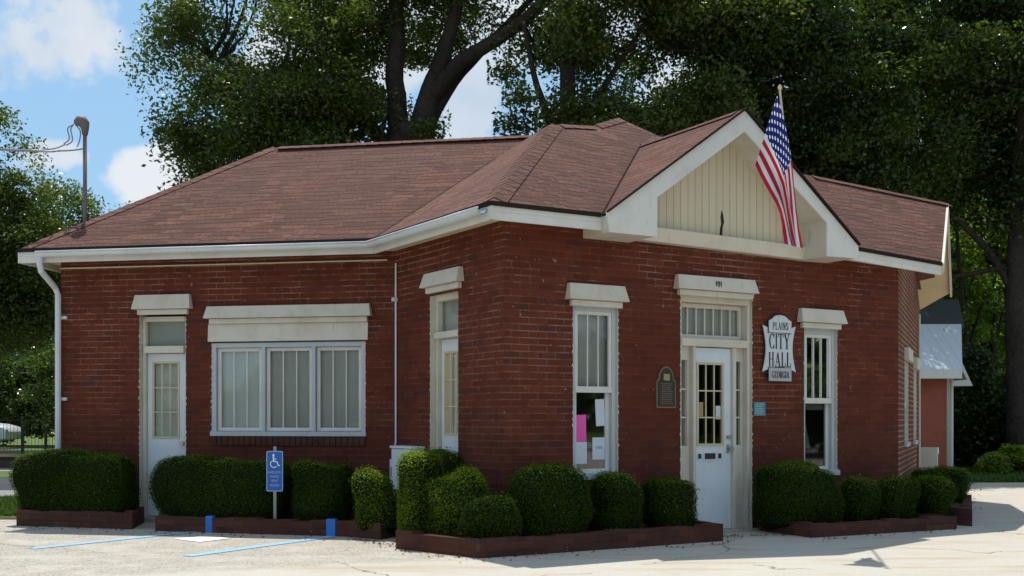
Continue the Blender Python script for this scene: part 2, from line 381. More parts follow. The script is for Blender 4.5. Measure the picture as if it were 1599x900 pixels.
WA, WB, WF, WG = Frame(C3, 100.5, -169.5), Frame(C2, 148.2, -121.8), Frame(C0, 59.7, 149.7), Frame(C1, 22.6, 112.6)
LA, LB, LF, LG = 4.275, 2.423, 5.606, 4.995

# ------------------------------------------------------------------ ground
sheet('ground', [(-600, -200), (600, -200), (600, 1200), (-600, 1200)], 0.0, 'lawn')
sheet('pavement', [(-30, -20), (45, -20), (45, 22.4), (22, 22.0), (12, 22.6), (8.2, 22.3), (5.2, 19), (5.2, 14.2), (-5.9, 14.15), (-30, 14.3)], .004, 'concrete')
sheet('soil_strip', [(-30, 14.3), (-5.9, 14.15), (-5.9, 14.45), (-12, 14.6), (-30, 14.6)], .008, 'soil')
sheet('light_lane', [(-60, 17.8), (3, 17.8), (3, 20.0), (-60, 20.2)], .004, 'light_road')
sheet('asphalt_road', [(-60, 20.2), (3, 20.0), (3, 24.7), (-60, 24.7)], .008, 'asphalt')
sheet('ballast_bed', [(-60, 27.2), (0, 27.2), (0, 33.0), (-60, 33.0)], .008, 'ballast')
sheet('far_path', [(-60, 44), (-6, 44), (-6, 46.5), (-60, 46.5)], .008, 'light_road')
b = MB()
for y in (28.8, 30.3): b.box(-60, 0, y-.04, y+.04, .02, .17)
props(b.build('railway_rails', 'rail_steel'), kind='structure')
b = MB().box(-60, -5, 35.0, 37.6, -.2, .10); props(b.build('dark_verge', 'soil'), kind='structure')

# ------------------------------------------------------------------ the building
bld = empty('brick_building', (0.5, 14.5, 0), 'single storey red brick city hall with brown shingle hip roof and front gable', 'building')
def wall(name, fr, L, top, holes, m, depth=.2, z0=-.1, paint_=True):
    """outer skin with real openings and reveals"""
    b = MB(); ss = sorted({0, L, *[h[0] for h in holes], *[h[1] for h in holes]}); zs = sorted({z0, top, *[h[2] for h in holes], *[h[3] for h in holes]})
    for i in range(len(ss)-1):
        for j in range(len(zs)-1):
            cs, cz = (ss[i]+ss[i+1])/2, (zs[j]+zs[j+1])/2
            if any(h[0] < cs < h[1] and h[2] < cz < h[3] for h in holes): continue
            b.poly([fr.P(ss[i], 0, zs[j]), fr.P(ss[i+1], 0, zs[j]), fr.P(ss[i+1], 0, zs[j+1]), fr.P(ss[i], 0, zs[j+1])])
    for h in holes:
        a, c, d, e = h
        for q in (((a, d), (a, e)), ((c, d), (c, e)), ((a, e), (c, e)), ((a, d), (c, d))):
            (s0, y0), (s1, y1) = q
            b.poly([fr.P(s0, 0, y0), fr.P(s1, 0, y1), fr.P(s1, -depth, y1), fr.P(s0, -depth, y0)])
    o = b.build(name, m, bld, uv=True)
    if paint_:   # paint on the reveals, with the ragged edge it leaves on the brick corners
        rr_ = random.Random(int(L*100))
        for (a, c, d, e) in holes:
            q = MB()
            for (x, sg_) in ((a, 1), (c, -1)):
                q.poly([fr.P(x+sg_*.002, .001, d), fr.P(x+sg_*.002, .001, e), fr.P(x+sg_*.002, -depth+.002, e), fr.P(x+sg_*.002, -depth+.002, d)])
                z_ = d+.03
                while z_ < e-.04:
                    hh = rr_.uniform(.014, .04); ww = rr_.uniform(.001, .010)
                    if rr_.random() < .75: q.poly([fr.P(x+sg_*.002, .0022, z_), fr.P(x-sg_*ww, .0022, z_+.006), fr.P(x-sg_*ww, .0022, z_+hh-.006), fr.P(x+sg_*.002, .0022, z_+hh)])
                    z_ += .0685
            q.poly([fr.P(a, .001, e-.002), fr.P(c, .001, e-.002), fr.P(c, -depth, e-.002), fr.P(a, -depth, e-.002)])
            q.build('painted_reveal', 'trim_cream', bld)
    return o
OA = [(1.046, 1.656, .02, 2.56), (1.985, 3.912, 1.075, 2.44)]
OB = [(.865, 1.501, .02, 2.60)]
OF = [(.813, 1.381, .66, 2.45), (2.204, 3.228, .01, 2.62), (4.023, 4.561, .62, 2.36)]
OG = [(1.18, 1.95, .91, 2.03), (3.2, 3.9, .9, 2.0)]
wall('wall', WA, LA, 3.3, OA, 'brick'); wall('wall', WB, LB, 3.3, OB, 'brick'); wall('wall', WF, LF, 3.3, OF, 'brick')
wall('wall', WG, LG, 3.0, OG, 'brick_side')
b = MB().poly([WG.P(0, 0, 3.0), WG.P(LG, 0, 3.0), WG.P(LG, 0, 3.08), WG.P(4.0, 0, 3.52), WG.P(2.3, 0, 4.16), WG.P(0, 0, 3.22)]); b.build('wall', 'brick_side', bld, uv=True)
BL, BR = (-4.85, 17.88), (2.4, 18.4)
b = MB()
for p, q in (((C3), BL), (BL, BR), (BR, G1)): b.poly([(p[0], p[1], -.1), (q[0], q[1], -.1), (q[0], q[1], 3.2), (p[0], p[1], 3.2)])
b.build('wall', 'brick', bld, uv=True)
# inner lining so that rooms are dark and closed
for fr, L, oo in ((WA, LA, OA), (WB, LB, OB), (WF, LF, OF), (WG, LG, OG)):
    for h in oo:
        b = MB(); s0, s1, z0, z1 = h[0]-.03, h[1]+.03, h[2]-.03, h[3]+.03; P = fr.P; dn = -1.0 if fr is not WG else -.6
        b.poly([P(s0, dn, z0), P(s1, dn, z0), P(s1, dn, z1), P(s0, dn, z1)])
        b.poly([P(s0, -.2, z0), P(s0, dn, z0), P(s0, dn, z1), P(s0, -.2, z1)]); b.poly([P(s1, -.2, z0), P(s1, dn, z0), P(s1, dn, z1), P(s1, -.2, z1)])
        b.poly([P(s0, -.2, z0), P(s1, -.2, z0), P(s1, dn, z0), P(s0, dn, z0)]); b.poly([P(s0, -.2, z1), P(s1, -.2, z1), P(s1, dn, z1), P(s0, dn, z1)])
        b.build('room_lining', 'interior_dark', bld)

# roof points
def inter(fr1, o1, fr2, o2):
    p1 = fr1.P(0, o1, 0); p2 = fr2.P(0, o2, 0); d1, d2 = fr1.d, fr2.d
    den = d1.x*d2.y-d1.y*d2.x; q = p2-p1; k = (q.x*d2.y-q.y*d2.x)/den; v = p1+d1*k; return (v.x, v.y)
OV = .35; ZE = 3.30
E3 = Vector((-5.97, 13.77, ZE)); e2 = inter(WA, OV, WB, OV); E2 = Vector((*e2, ZE)); e0 = inter(WB, OV, WF, OV); E0 = Vector((*e0, ZE))
def FP(s, d, z=None):   # point on the front roof plane, s along the eave from E0, d inwards
    p = E0 + WF.d*s - WF.n*d; p.z = ZE+.732*d if z is None else z; return p
R1 = Vector((-3.29, 15.61, 4.97)); Mv = Vector((.252, 14.95, 4.97)); Q0 = Vector((.467, 13.42, 4.72))
Qm = FP(2.55, 2.08, 4.80); Pk = FP(3.18, 2.388, 5.05); K1 = FP(3.512, 2.078); K2 = FP(5.567, 1.577); K3 = FP(8.02, 1.31, 4.26)
T0 = FP(6.30, 0, 3.16); T1 = Vector((6.894, 17.94, 3.30)); Nn = Vector((.9, 16.0, 4.5)); E3b = Vector((-5.13, 18.29, ZE)); Bk = Vector((2.5, 18.7, ZE))
JL = FP(1.25, 0); JR = FP(4.74, 0, 3.24)
GP = WF.P(2.686, .5, 4.556); GL = WF.P(.90, .5, ZE); GR = WF.P(4.39, .5, 3.24)
GB = FP(3.036, 1.716)      # where the gable ridge dies into the front slope
JLf = FP(1.28, .0, 3.30); JRf = FP(4.74, 0, 3.24)
def roof_face(name, pts, parent=bld):
    n = len(pts); b = MB(); dn = Vector((0, 0, -.05))
    b.poly(pts)
    return b
faces = [
 ('A', [E3, E2, Mv, R1]), ('B', [E2, E0, Q0, Mv]),
 ('H', [E3b, E3, R1]), ('bk', None)]
def slab(face_lists):
    b = MB()
    for pts in face_lists: b.poly(pts)
    return b
def sagquad(a, b_, c, d, n=10, seed=0, amp=.012):
    """a-b is the eave, d-c the ridge: a gently uneven roof surface"""
    m = MB(); vs = []
    for j in range(n+1):
        for i in range(n+1):
            p = (a.lerp(b_, i/n)).lerp(d.lerp(c, i/n), j/n); e = 0 if i in (0, n) or j in (0, n) else 1
            p = p + Vector((0, 0, amp*e*mnoise.noise(Vector((p.x*1.3, p.y*1.3, seed))))); vs.append(p)
    fs = [(j*(n+1)+i, j*(n+1)+i+1, (j+1)*(n+1)+i+1, (j+1)*(n+1)+i) for j in range(n) for i in range(n)]
    return m.add(vs, fs)
sagquad(E3, E2, Mv, R1, 12, 1).build('roof', 'shingle', bld, uv=True)
sagquad(E2, E0, Q0, Mv, 10, 2).build('roof', 'shingle', bld, uv=True)
slab([[E3b, E3, R1]]).build('roof', 'shingle', bld, uv=True)
sagquad(E0, JLf, GB, Q0, 8, 3).build('roof', 'shingle', bld, uv=True)
slab([[Q0, GB, K1, Pk], [Q0, Pk, Qm]][:1]).build('roof', 'shingle', bld, uv=True) if False else slab([[Q0, GB, Qm], [Qm, GB, Pk], [Pk, GB, K1]]).build('roof', 'shingle', bld, uv=True)
sagquad(JRf, T0, K3, K2, 8, 4).build('roof', 'shingle', bld, uv=True)
slab([[JRf, K2, GB], [GB, K2, K1]]).build('roof', 'shingle', bld, uv=True)
slab([[GL, GP, GB, JLf], [GR, JRf, GB, GP]]).build('roof', 'shingle', bld, uv=True)
slab([[R1, Mv, Bk, E3b], [Mv, Nn, Bk], [Mv, Q0, Nn], [Q0, Qm, Nn], [Qm, Pk, Nn], [Pk, K1, Nn], [K1, K2, Nn], [K2, T1, Nn], [K2, K3, T1], [Nn, T1, Bk]]).build('roof', 'shingle', bld, uv=True)
# ridge and hip caps
b = MB()
def cap(b, p, q, wd=.13, h=.035, n=None):
    L = (q-p).length; k = max(2, int(L/.16)); p = p+(q-p)*(.12/L); L -= .12; d = (q-p).normalized(); side = d.cross(Vector((0, 0, 1))).normalized()
    for i in range(k):
        a = p+d*(L*i/k); c = p+d*(L*(i+1.15)/k); z0, z1 = .006, .001
        b.add([a-side*wd+Vector((0, 0, z0-.055)), a+Vector((0, 0, z0+.006)), a+side*wd+Vector((0, 0, z0-.055)), c-side*wd+Vector((0, 0, z1-.055)), c+Vector((0, 0, z1+.006)), c+side*wd+Vector((0, 0, z1-.055))],
              [(0, 1, 4, 3), (1, 2, 5, 4), (0, 2, 1)])
for p_, q_, w_ in ((E3, R1, .12), (E0, Q0, .13), (R1, Mv, .13), (Q0, Qm, .1), (Qm, Pk, .1), (Pk, K1, .1), (GP, GB, .10), (K2, K3, .1)):
    b = MB(); cap(b, p_, q_, w_); b.build('ridge_cap', 'shingle', bld, uv=True)
b = MB()   # dark flashing along the valleys
def strip(b, p, q, wd, lift, side=None):
    d = (q-p).normalized(); s = d.cross(Vector((0, 0, 1))).normalized(); u = Vector((0, 0, lift)); b.poly([p-s*wd+u, q-s*wd+u, q+s*wd+u, p+s*wd+u])
strip(b, JLf, GB, .010, .012); strip(b, E2, Mv.lerp(E2, .25), .008, .015); strip(b, JRf, GB, .010, .012)
b.build('valley_flashing', 'roof_drip', bld)
# fascia, drip edge, soffit
def band(b, p, q, z_off0, z_off1, fr, th=.025, n0=0.0):
    n = fr.n
    pts = [p+n*n0, q+n*n0, q+n*(n0+th), p+n*(n0+th)]
    b.hexa([x+Vector((0, 0, z_off0)) for x in pts]+[x+Vector((0, 0, z_off1)) for x in pts])
LS = Frame((E3b.x, E3b.y), 0, 0); dv = (E3-E3b).normalized(); LS.d = dv; LS.n = Vector((-WA.d.x, -WA.d.y, 0))
for p_, q_, z_, fr in ((E3, E2, -.165, WA), (E2, E0, -.165, WB), (E0, FP(1.27, 0), -.165, WF), (FP(4.74, 0, 3.24), T0, -.15, WF), (E3b, E3, -.165, LS)):
    b = MB(); band(b, p_, q_, z_, -.014, fr, .025, -.028); b.build('fascia', 'trim_white', bld)
b = MB()
for p, q, fr in ((E3, E2, WA), (E2, E0, WB), (E0, FP(1.25, 0), WF), (FP(4.76, 0, 3.24), T0, WF), (E3b, E3, LS)): band(b, p, q, -.034, .008, fr, .022, -.004)
for p, q in ((GL, GP), (GP, GR)):
    n = WF.n; pts = [p+n*-.02, q+n*-.02, q+n*.02, p+n*.02]; b.hexa([x+Vector((0, 0, -.008)) for x in pts]+[x+Vector((0, 0, .012)) for x in pts])
b.build('drip_edge', 'roof_drip', bld)
b = MB(); z = 3.212
def c3(p, z): return (p[0], p[1], z)
b.poly([c3(E3, z), c3(E2, z), c3(C2, z), c3(C3, z)]); b.poly([c3(E2, z), c3(E0, z), c3(C0, z), c3(C2, z)]); b.poly([c3(E0, z), c3(FP(1.27, 0), z), c3(WF.P(.92, 0, 0), z), c3(C0, z)])
b.build('soffit', 'soffit_cream', bld); b = MB()
b.poly([FP(4.74, 0, 3.15), FP(6.28, 0, 3.07), WF.P(LF, 0, 3.11), WF.P(4.39, 0, 3.155)]); b.build('soffit', 'soffit_cream', bld); b = MB(); b.poly([c3(E3b, z), c3(E3, z), c3(C3, z), c3(BL, z)])
b.build('soffit', 'soffit_cream', bld); b = MB()   # undersides of the side gable overhang
wp = WG.P(2.3, -.002, 4.10)
b.poly([T1+Vector((0, 0, -.06)), K3+Vector((0, 0, -.10)), wp, WG.P(LG, -.002, 3.04)]); b.poly([T0+Vector((0, 0, -.05)), K3+Vector((0, 0, -.10)), wp, WG.P(0, -.002, 3.16)])
b.build('soffit', 'soffit_cream', bld)
b = MB(); gn = Vector((math.sin(R(112.6)), math.cos(R(112.6)), 0))
for p, q in ((T0, K3), (K3, T1)):
    pts = [p, q, q+gn*.03, p+gn*.03]; b.hexa([x+Vector((0, 0, -.13)) for x in pts]+[x+Vector((0, 0, -.005)) for x in pts])
b.build('rake_board', 'trim_cream', bld)
# gutters (half round profile) along the left two eaves
def gutter(b, p, q, fr, r=.052):
    n = fr.n; k = 8; ring = []
    for i in range(k+1):
        a = math.pi*i/k; ring.append((r-r*math.cos(a), -r*math.sin(a)*1.15))
    vs = []
    for e in (p, q):
        for (o, z_) in ring: vs.append(e+n*(.004+o)+Vector((0, 0, z_-.052)))
        for (o, z_) in ring[::-1]: vs.append(e+n*(.004+.004+o*.93)+Vector((0, 0, z_*.93-.050)))
    m_ = len(vs)//2; b.add(vs, [(i, (i+1) % m_, m_+(i+1) % m_, m_+i) for i in range(m_)])
    lip = p+n*(2*r+.002)+Vector((0, 0, -.052)), q+n*(2*r+.002)+Vector((0, 0, -.052)); b.tube(lip, .012, 6)
b = MB(); ga = E3+WA.d*.30; gm = Vector((*inter(WA, OV+.01, WB, OV+.01), ZE)); gb = E0+(E2-E0).normalized()*.07
gutter(b, ga, gm+WA.d*.0, WA); gutter(b, gm, gb, WB); g = b.build('gutter', 'gutter_white', bld, smooth=True)
b = MB(); p0 = WA.P(-.03, .40, 3.22); b.tube([p0, WA.P(-.03, .40, 3.12), WA.P(-.03, .37, 3.03), WA.P(-.02, .09, 2.86), WA.P(0.0, .06, 2.78), WA.P(0, .06, .45), WA.P(0, .06, .05)], .036, 10)
for z_ in (2.5, 1.5): b.wbox(WA, -.05, .09, .0, .03, z_-.02, z_+.02)
b.build('downspout', 'gutter_white', bld, smooth=False)

# gable front
def fpoly(pts, n): return [WF.P(s_, n, z_) for s_, z_ in pts]
b = MB(); outer = [(.90, 3.285), (2.686, 4.540), (4.39, 3.225), (4.39, 3.085), (3.893, 3.075), (3.893, 3.45), (2.686, 4.317), (1.517, 3.50), (1.517, 3.10), (.93, 3.10)]
b.prism(fpoly([outer[i] for i in (0, 7, 8, 9)], .46), fpoly([outer[i] for i in (0, 7, 8, 9)], .485)); b.prism(fpoly([outer[i] for i in (0, 1, 6, 7)], .46), fpoly([outer[i] for i in (0, 1, 6, 7)], .485))
b.prism(fpoly([outer[i] for i in (1, 2, 5, 6)], .46), fpoly([outer[i] for i in (1, 2, 5, 6)], .485)); b.prism(fpoly([outer[i] for i in (2, 3, 4, 5)], .46), fpoly([outer[i] for i in (2, 3, 4, 5)], .485))
b.build('gable_rake_board', 'trim_white', bld)
b = MB(); b.prism(fpoly([(.935, 3.105), (1.512, 3.105), (1.512, 3.66), (.935, 3.27)], .003), fpoly([(.935, 3.105), (1.512, 3.105), (1.512, 3.66), (.935, 3.27)], .458))
b.prism(fpoly([(3.898, 3.08), (4.385, 3.09), (4.385, 3.2), (3.898, 3.55)], .003), fpoly([(3.898, 3.08), (4.385, 3.09), (4.385, 3.2), (3.898, 3.55)], .458))
for q in ([(1.517, 3.56), (2.686, 4.40), (2.686, 4.46), (1.517, 3.64)], [(2.686, 4.40), (3.893, 3.50), (3.893, 3.58), (2.686, 4.46)]): b.prism(fpoly(q, .06), fpoly(q, .457))
b.build('gable_soffit', 'trim_cream', bld)
b = MB(); gb_ = [(1.0, 3.25), (4.35, 3.21), (4.35, 3.25), (2.686, 4.45), (1.0, 3.28)]; b.prism(fpoly(gb_, .003), fpoly(gb_, .06)); b.build('gable_board_panel', 'boards', bld, uv=True)
pts_ = [(2.70, 3.27), (2.735, 3.27), (2.742, 3.36), (2.765, 3.42), (2.752, 3.50), (2.728, 3.55), (2.712, 3.47), (2.722, 3.40), (2.706, 3.35)]
b = MB(); b.prism(fpoly(pts_, .0605), fpoly(pts_, .062)); b.build('bare_wood_patch', 'bark', bld)
b = MB(); b.hexa([WF.P(1.513, .004, 3.13), WF.P(3.897, .004, 3.085), WF.P(3.897, .11, 3.085), WF.P(1.513, .11, 3.13), WF.P(1.513, .004, 3.27), WF.P(3.897, .004, 3.225), WF.P(3.897, .16, 3.225), WF.P(1.513, .16, 3.27)])
b.build('gable_sill_board', 'trim_cream', bld)

# trim: caps over openings
def head_cap(fr, s0, s1, z0, z1, parent, overhang=.05):
    b = MB(); P = fr.P
    o = overhang; hm = z0+(z1-z0)*.06
    b.hexa([P(s0-.0, .003, z0), P(s1, .003, z0), P(s1, .105, z0), P(s0, .105, z0), P(s0+o*.55, .003, z1), P(s1-o*.55, .003, z1), P(s1-o*.55, .06, z1), P(s0+o*.55, .06, z1)])
    b.wbox(fr, s0+.055, s1-.055, .003, .055, z0-.065, z0-.004)
    ob = b.build('head_cap', 'cap_cream', parent, bevel=.004); return ob
def glazed(b, fr, s0, s1, z0, z1, n, fw, th=.035):     # picture frame
    b.wbox(fr, s0, s0+fw, n-th, n, z0, z1); b.wbox(fr, s1-fw, s1, n-th, n, z0, z1)
    b.wbox(fr, s0+fw, s1-fw, n-th+.001, n-.001, z0, z0+fw); b.wbox(fr, s0+fw, s1-fw, n-th+.001, n-.001, z1-fw, z1)
def pane(fr, s0, s1, z0, z1, n, parent): return MB().poly([fr.P(s0, n, z0), fr.P(s1, n, z0), fr.P(s1, n, z1), fr.P(s0, n, z1)]).build('pane', 'glass', parent)
def muntins(fr, s0, s1, z0, z1, n, cols, rows, m, parent, wd=.016):
    b = MB()
    for i in range(1, cols): s_ = s0+(s1-s0)*i/cols; b.wbox(fr, s_-wd/2, s_+wd/2, n-.006, n+.006, z0, z1)
    for j in range(1, rows): z_ = z0+(z1-z0)*j/rows; b.wbox(fr, s0, s1, n-.005, n+.005, z_-wd/2, z_+wd/2)
    return b.build('muntin', m, parent)
def blind(fr, s0, s1, z0, z1, n, parent, m='blind'): return MB().wbox(fr, s0, s1, n-.01, n, z0, z1).build('blind', m, parent)

# --- double hung windows on the front
def hung_window(fr, s0, s1, z0, zt, zm, upper_blind, label, sill=True):
    b = MB(); fw = .055
    b.wbox(fr, s0+.004, s0+fw, -.16, -.035, z0, zt); b.wbox(fr, s1-fw, s1-.004, -.16, -.035, z0, zt); b.wbox(fr, s0+fw, s1-fw, -.16, -.037, zt-.075, zt)
    b.wbox(fr, s0-.01, s1+.02, -.16, .03, z0-.03, z0+.03)
    o = b.build('window', 'frame_grey', bld, bevel=.004); o['label'] = label
    up = MB(); a, c = s0+fw, s1-fw
    glazed(up, fr, a, c, zm-.03, zt-.075, -.045, .035); glazed(up, fr, a, c, z0+.03, zm+.02, -.085, .045)
    up.wbox(fr, a+.001, c-.001, -.05, -.035, zm-.035, zm+.03); up.build('sash', 'trim_white', o, bevel=.003)
    muntins(fr, a+.03, c-.03, zm+.005, zt-.11, -.058, 3, 1, 'trim_white', o, .012)
    pane(fr, a+.02, c-.02, zm, zt-.09, -.066, o); pane(fr, a+.02, c-.02, z0+.06, zm, -.105, o)
    if upper_blind: blind(fr, a, c, zm-.02, zt-.08, -.14, o)
    return o
w1 = hung_window(WF, .813, 1.381, .66, 2.44, 1.56, True, 'double hung window with blind above and papers below')
head_cap(WF, .715, 1.455, 2.47, 2.635, w1)
w2 = hung_window(WF, 4.023, 4.561, .62, 2.32, 1.47, False, 'double hung window with dark panes')
head_cap(WF, 3.905, 4.63, 2.375, 2.535, w2)
b = MB().wbox(WF, 4.275, 4.395, -.15, -.14, 1.5, 2.25); b.build('curtain', 'curtain', w2)
b = MB().hexa([WF.P(4.08, -.15, .9), WF.P(4.26, -.15, .9), WF.P(4.26, -.14, .9), WF.P(4.08, -.14, .9), WF.P(4.08, -.15, 1.40), WF.P(4.14, -.15, 1.40), WF.P(4.14, -.14, 1.40), WF.P(4.08, -.14, 1.40)]); b.build('curtain', 'curtain', w2)
b = MB().wbox(WF, 4.07, 4.52, -.14, -.13, 1.36, 1.43); b.build('shade', 'curtain', w2)
w3 = hung_window(WG, 1.18, 1.95, .91, 2.03, 1.45, True, 'narrow looking side window with pale blind'); MB().wbox(WG, 1.1, 2.05, .002, .06, 2.04, 2.2).build('head_cap', 'cap_cream', w3)
w4 = hung_window(WG, 3.2, 3.9, .9, 2.0, 1.45, True, 'rear side window with pale blind'); MB().wbox(WG, 3.1, 4.0, .002, .06, 2.01, 2.17).build('head_cap', 'cap_cream', w4)
# --- triple window
b = MB(); s0, s1, z0, zt = 1.985, 3.912, 1.075, 2.163; fr = WA
b.wbox(fr, s0+.002, s0+.055, -.12, -.005, z0, zt); b.wbox(fr, s1-.055, s1-.002, -.12, -.005, z0, zt); b.wbox(fr, s0+.055, s1-.055, -.12, -.007, zt-.055, zt); b.wbox(fr, s0-.01, s1+.01, -.12, .025, z0-.025, z0+.03)
for a in (2.64, 3.27): b.wbox(fr, a-.022, a+.022, -.12, -.007, z0+.03, zt-.055)
b.wbox(fr, s0+.002, s1-.002, -.12, -.11, zt, 2.438)
tw = b.build('window', 'frame_grey', bld, bevel=.003); tw['label'] = 'wide window of three sashes with closed blinds'
for (a, c) in ((s0+.055, 2.618), (2.662, 3.248), (3.292, s1-.055)):
    x = MB(); glazed(x, fr, a+.004, c-.004, z0+.034, zt-.058, -.05, .042); x.build('sash', 'trim_white', tw, bevel=.003)
    muntins(fr, a+.04, c-.04, z0+.07, zt-.095, -.065, 3, 1, 'trim_white', tw, .014); pane(fr, a+.03, c-.03, z0+.06, zt-.08, -.07, tw)
blind(fr, s0+.05, s1-.05, z0, zt, -.105, tw)
head_cap(fr, 1.92, 4.0, 2.455, 2.60, tw, .05)
MB().hexa([fr.P(1.95, .003, 2.18), fr.P(3.945, .003, 2.18), fr.P(3.945, .03, 2.18), fr.P(1.95, .03, 2.18), fr.P(1.95, .003, 2.388), fr.P(3.945, .003, 2.388), fr.P(3.945, .018, 2.388), fr.P(1.95, .018, 2.388)]).build('head_panel', 'cap_cream', tw)
b = MB()   # soldier course sill
k = 27
for i in range(k): a = s0+(s1-s0)*i/k; b.wbox(fr, a+.004, a+(s1-s0)/k-.004, .002, .022, z0-.135+random.uniform(0, .004), z0-.03)
b.build('brick_sill', 'planter_brick', bld, uv=True)
# --- doors
def side_door(fr, s0, s1, ztop, zbar0, zbar1, cap_, label, glassz, cols, rows, n=-.12, gx=None, frame_mat='trim_cream', slab0=None):
    b = MB(); fw = .045
    b.wbox(fr, s0+.004, s0+fw, -.19, -.07, .02, ztop); b.wbox(fr, s1-fw, s1-.004, -.19, -.07, .02, ztop)
    b.wbox(fr, s0+fw, s1-fw, -.19, -.06, ztop-.06, ztop); b.wbox(fr, s0+fw+.001, s1-fw-.001, -.19, -.02, zbar0, zbar1)
    o = b.build('door_frame', frame_mat, bld, bevel=.004)
    pane(fr, s0+fw, s1-fw, zbar1, ztop-.06, n-.01, o); blind(fr, s0+fw, s1-fw, zbar1, ztop-.06, n-.05, o)
    head_cap(fr, *cap_, o)
    a, c = s0+fw+.004, s1-fw-.004; g0, g1 = glassz; gs0, gs1 = gx
    d = MB(); t0, t1 = n-.045, n
    d.wbox(fr, a, gs0, t0, t1, .07, zbar0-.006); d.wbox(fr, gs1, c, t0, t1, .07, zbar0-.006); d.wbox(fr, gs0, gs1, t0+.001, t1-.001, .07, g0); d.wbox(fr, gs0, gs1, t0+.001, t1-.001, g1, zbar0-.006)
    dd = d.build('door', 'door_white', bld); dd['label'] = label
    e = MB(); glazed(e, fr, gs0, gs1, g0, g1, n+.01, .022, .03); e.build('glass_frame', 'muntin_yellow', dd)
    muntins(fr, gs0+.02, gs1-.02, g0+.02, g1-.02, n-.005, cols, rows, 'muntin_yellow', dd, .014); pane(fr, gs0+.015, gs1-.015, g0+.015, g1-.015, n-.02, dd)
    MB().wbox(fr, s0-.02, s1+.02, -.19, .04, -.02, .06).build('threshold', 'stone_sill', bld)
    return o, dd
o, dd = side_door(WA, 1.046, 1.656, 2.50, 2.055, 2.14, (.99, 1.75, 2.58, 2.755), 'plain white door with nine small panes', (1.02, 1.955), 3, 3, gx=(1.155, 1.515))
blind(WA, 1.17, 1.5, 1.03, 1.94, -.17, dd)
MB().tube([WA.P(1.555, -.12, .96), WA.P(1.555, -.07, .96)], .028, 10).build('door_knob', 'gold', dd)
o, dd = side_door(WB, .865, 1.501, 2.60, 2.13, 2.20, (.80, 1.64, 2.69, 2.845), 'white side door seen at an angle', (1.08, 1.99), 3, 3, gx=(.98, 1.39))
# front entrance
fr = WF; s0, s1 = 2.204, 3.228; n = -.08
b = MB(); b.wbox(fr, s0+.004, s0+.04, -.26, -.03, .01, 2.6); b.wbox(fr, s1-.045, s1-.004, -.26, -.03, .01, 2.6); b.wbox(fr, s0+.04, s1-.045, -.26, -.032, 2.53, 2.6)
b.wbox(fr, s0+.041, s1-.046, -.26, -.02, 2.05, 2.135)
for a, c in ((2.415, 2.452), (2.985, 3.03)): b.wbox(fr, a, c, -.2, -.04, .02, 2.05)
for a, c in ((s0+.041, 2.415), (3.03, s1-.046)):
    b.wbox(fr, a, c, -.19, -.10, .02, .96); b.wbox(fr, a, c, -.19, -.101, 1.90, 2.05)
    b.wbox(fr, a, a+.038, -.19, -.102, .96, 1.90); b.wbox(fr, c-.038, c, -.19, -.102, .96, 1.90)
    for z_ in (1.27, 1.58): b.wbox(fr, a+.038, c-.038, -.17, -.115, z_-.01, z_+.01)
en = b.build('entrance_frame', 'trim_cream', bld, bevel=.003)
for a, c in ((s0+.041, 2.415), (3.03, s1-.046)): pane(fr, a+.037, c-.037, .96, 1.90, -.14, en)
b = MB(); glazed(b, fr, s0+.045, s1-.05, 2.14, 2.525, -.12, .045); b.build('transom_frame', 'trim_cream', en)
muntins(fr, s0+.08, s1-.09, 2.18, 2.485, -.135, 7, 1, 'trim_cream', en, .015); pane(fr, s0+.07, s1-.07, 2.16, 2.51, -.15, en); blind(fr, s0+.05, s1-.05, 2.14, 2.53, -.17, en)
head_cap(fr, 2.1, 3.245, 2.655, 2.81, en, .05)
MB().wbox(fr, s0+.0, s1-.0, .003, .03, 2.615, 2.652).build('head_moulding', 'cap_cream', en)
d = MB(); a, c = 2.455, 2.982; gs0, gs1, g0, g1 = 2.49, 2.88, .955, 1.88; t0, t1 = -.125, -.08
d.wbox(fr, a, gs0, t0, t1, .03, 2.04); d.wbox(fr, gs1, c, t0, t1, .03, 2.04); d.wbox(fr, gs0, gs1, t0+.001, t1-.001, .03, g0); d.wbox(fr, gs0, gs1, t0+.001, t1-.001, g1, 2.04)
fd = d.build('door', 'door_white', bld); fd['label'] = 'white front door with yellow framed nine pane glass and mail slot'
e = MB(); glazed(e, fr, gs0, gs1, g0, g1, -.07, .026, .03); e.build('glass_frame', 'muntin_yellow', fd)
muntins(fr, gs0+.02, gs1-.02, g0+.02, g1-.02, -.085, 3, 3, 'muntin_yellow', fd, .015); pane(fr, gs0+.015, gs1-.015, g0+.015, g1-.015, -.10, fd)
b = MB(); b.wbox(fr, 2.50, 2.565, -.08, -.074, .80, .885); b.wbox(fr, 2.585, 2.765, -.08, -.070, .79, .895); b.wbox(fr, 2.785, 2.85, -.08, -.074, .80, .885); b.build('mail_slot', 'door_white', fd)
b = MB(); b.wbox(fr, 2.60, 2.75, -.07, -.066, .81, .875); b.wbox(fr, 2.51, 2.555, -.074, -.071, .815, .87); b.wbox(fr, 2.795, 2.84, -.074, -.071, .815, .87); b.build('mail_slot_flap', 'dark_metal', fd)
MB().tube([fr.P(2.94, -.08, 1.05), fr.P(2.94, -.05, 1.05)], .022, 10).build('deadbolt', 'grey_metal', fd)
b = MB(); b.tube([fr.P(2.94, -.08, .92), fr.P(2.94, -.03, .92)], .012, 8); b.tube([fr.P(2.94, -.03, .92), fr.P(2.94, -.0, .92)], .026, 12)
b.wbox(fr, 2.92, 2.96, -.08, -.075, .87, .97); b.build('door_handle', 'grey_metal', fd)
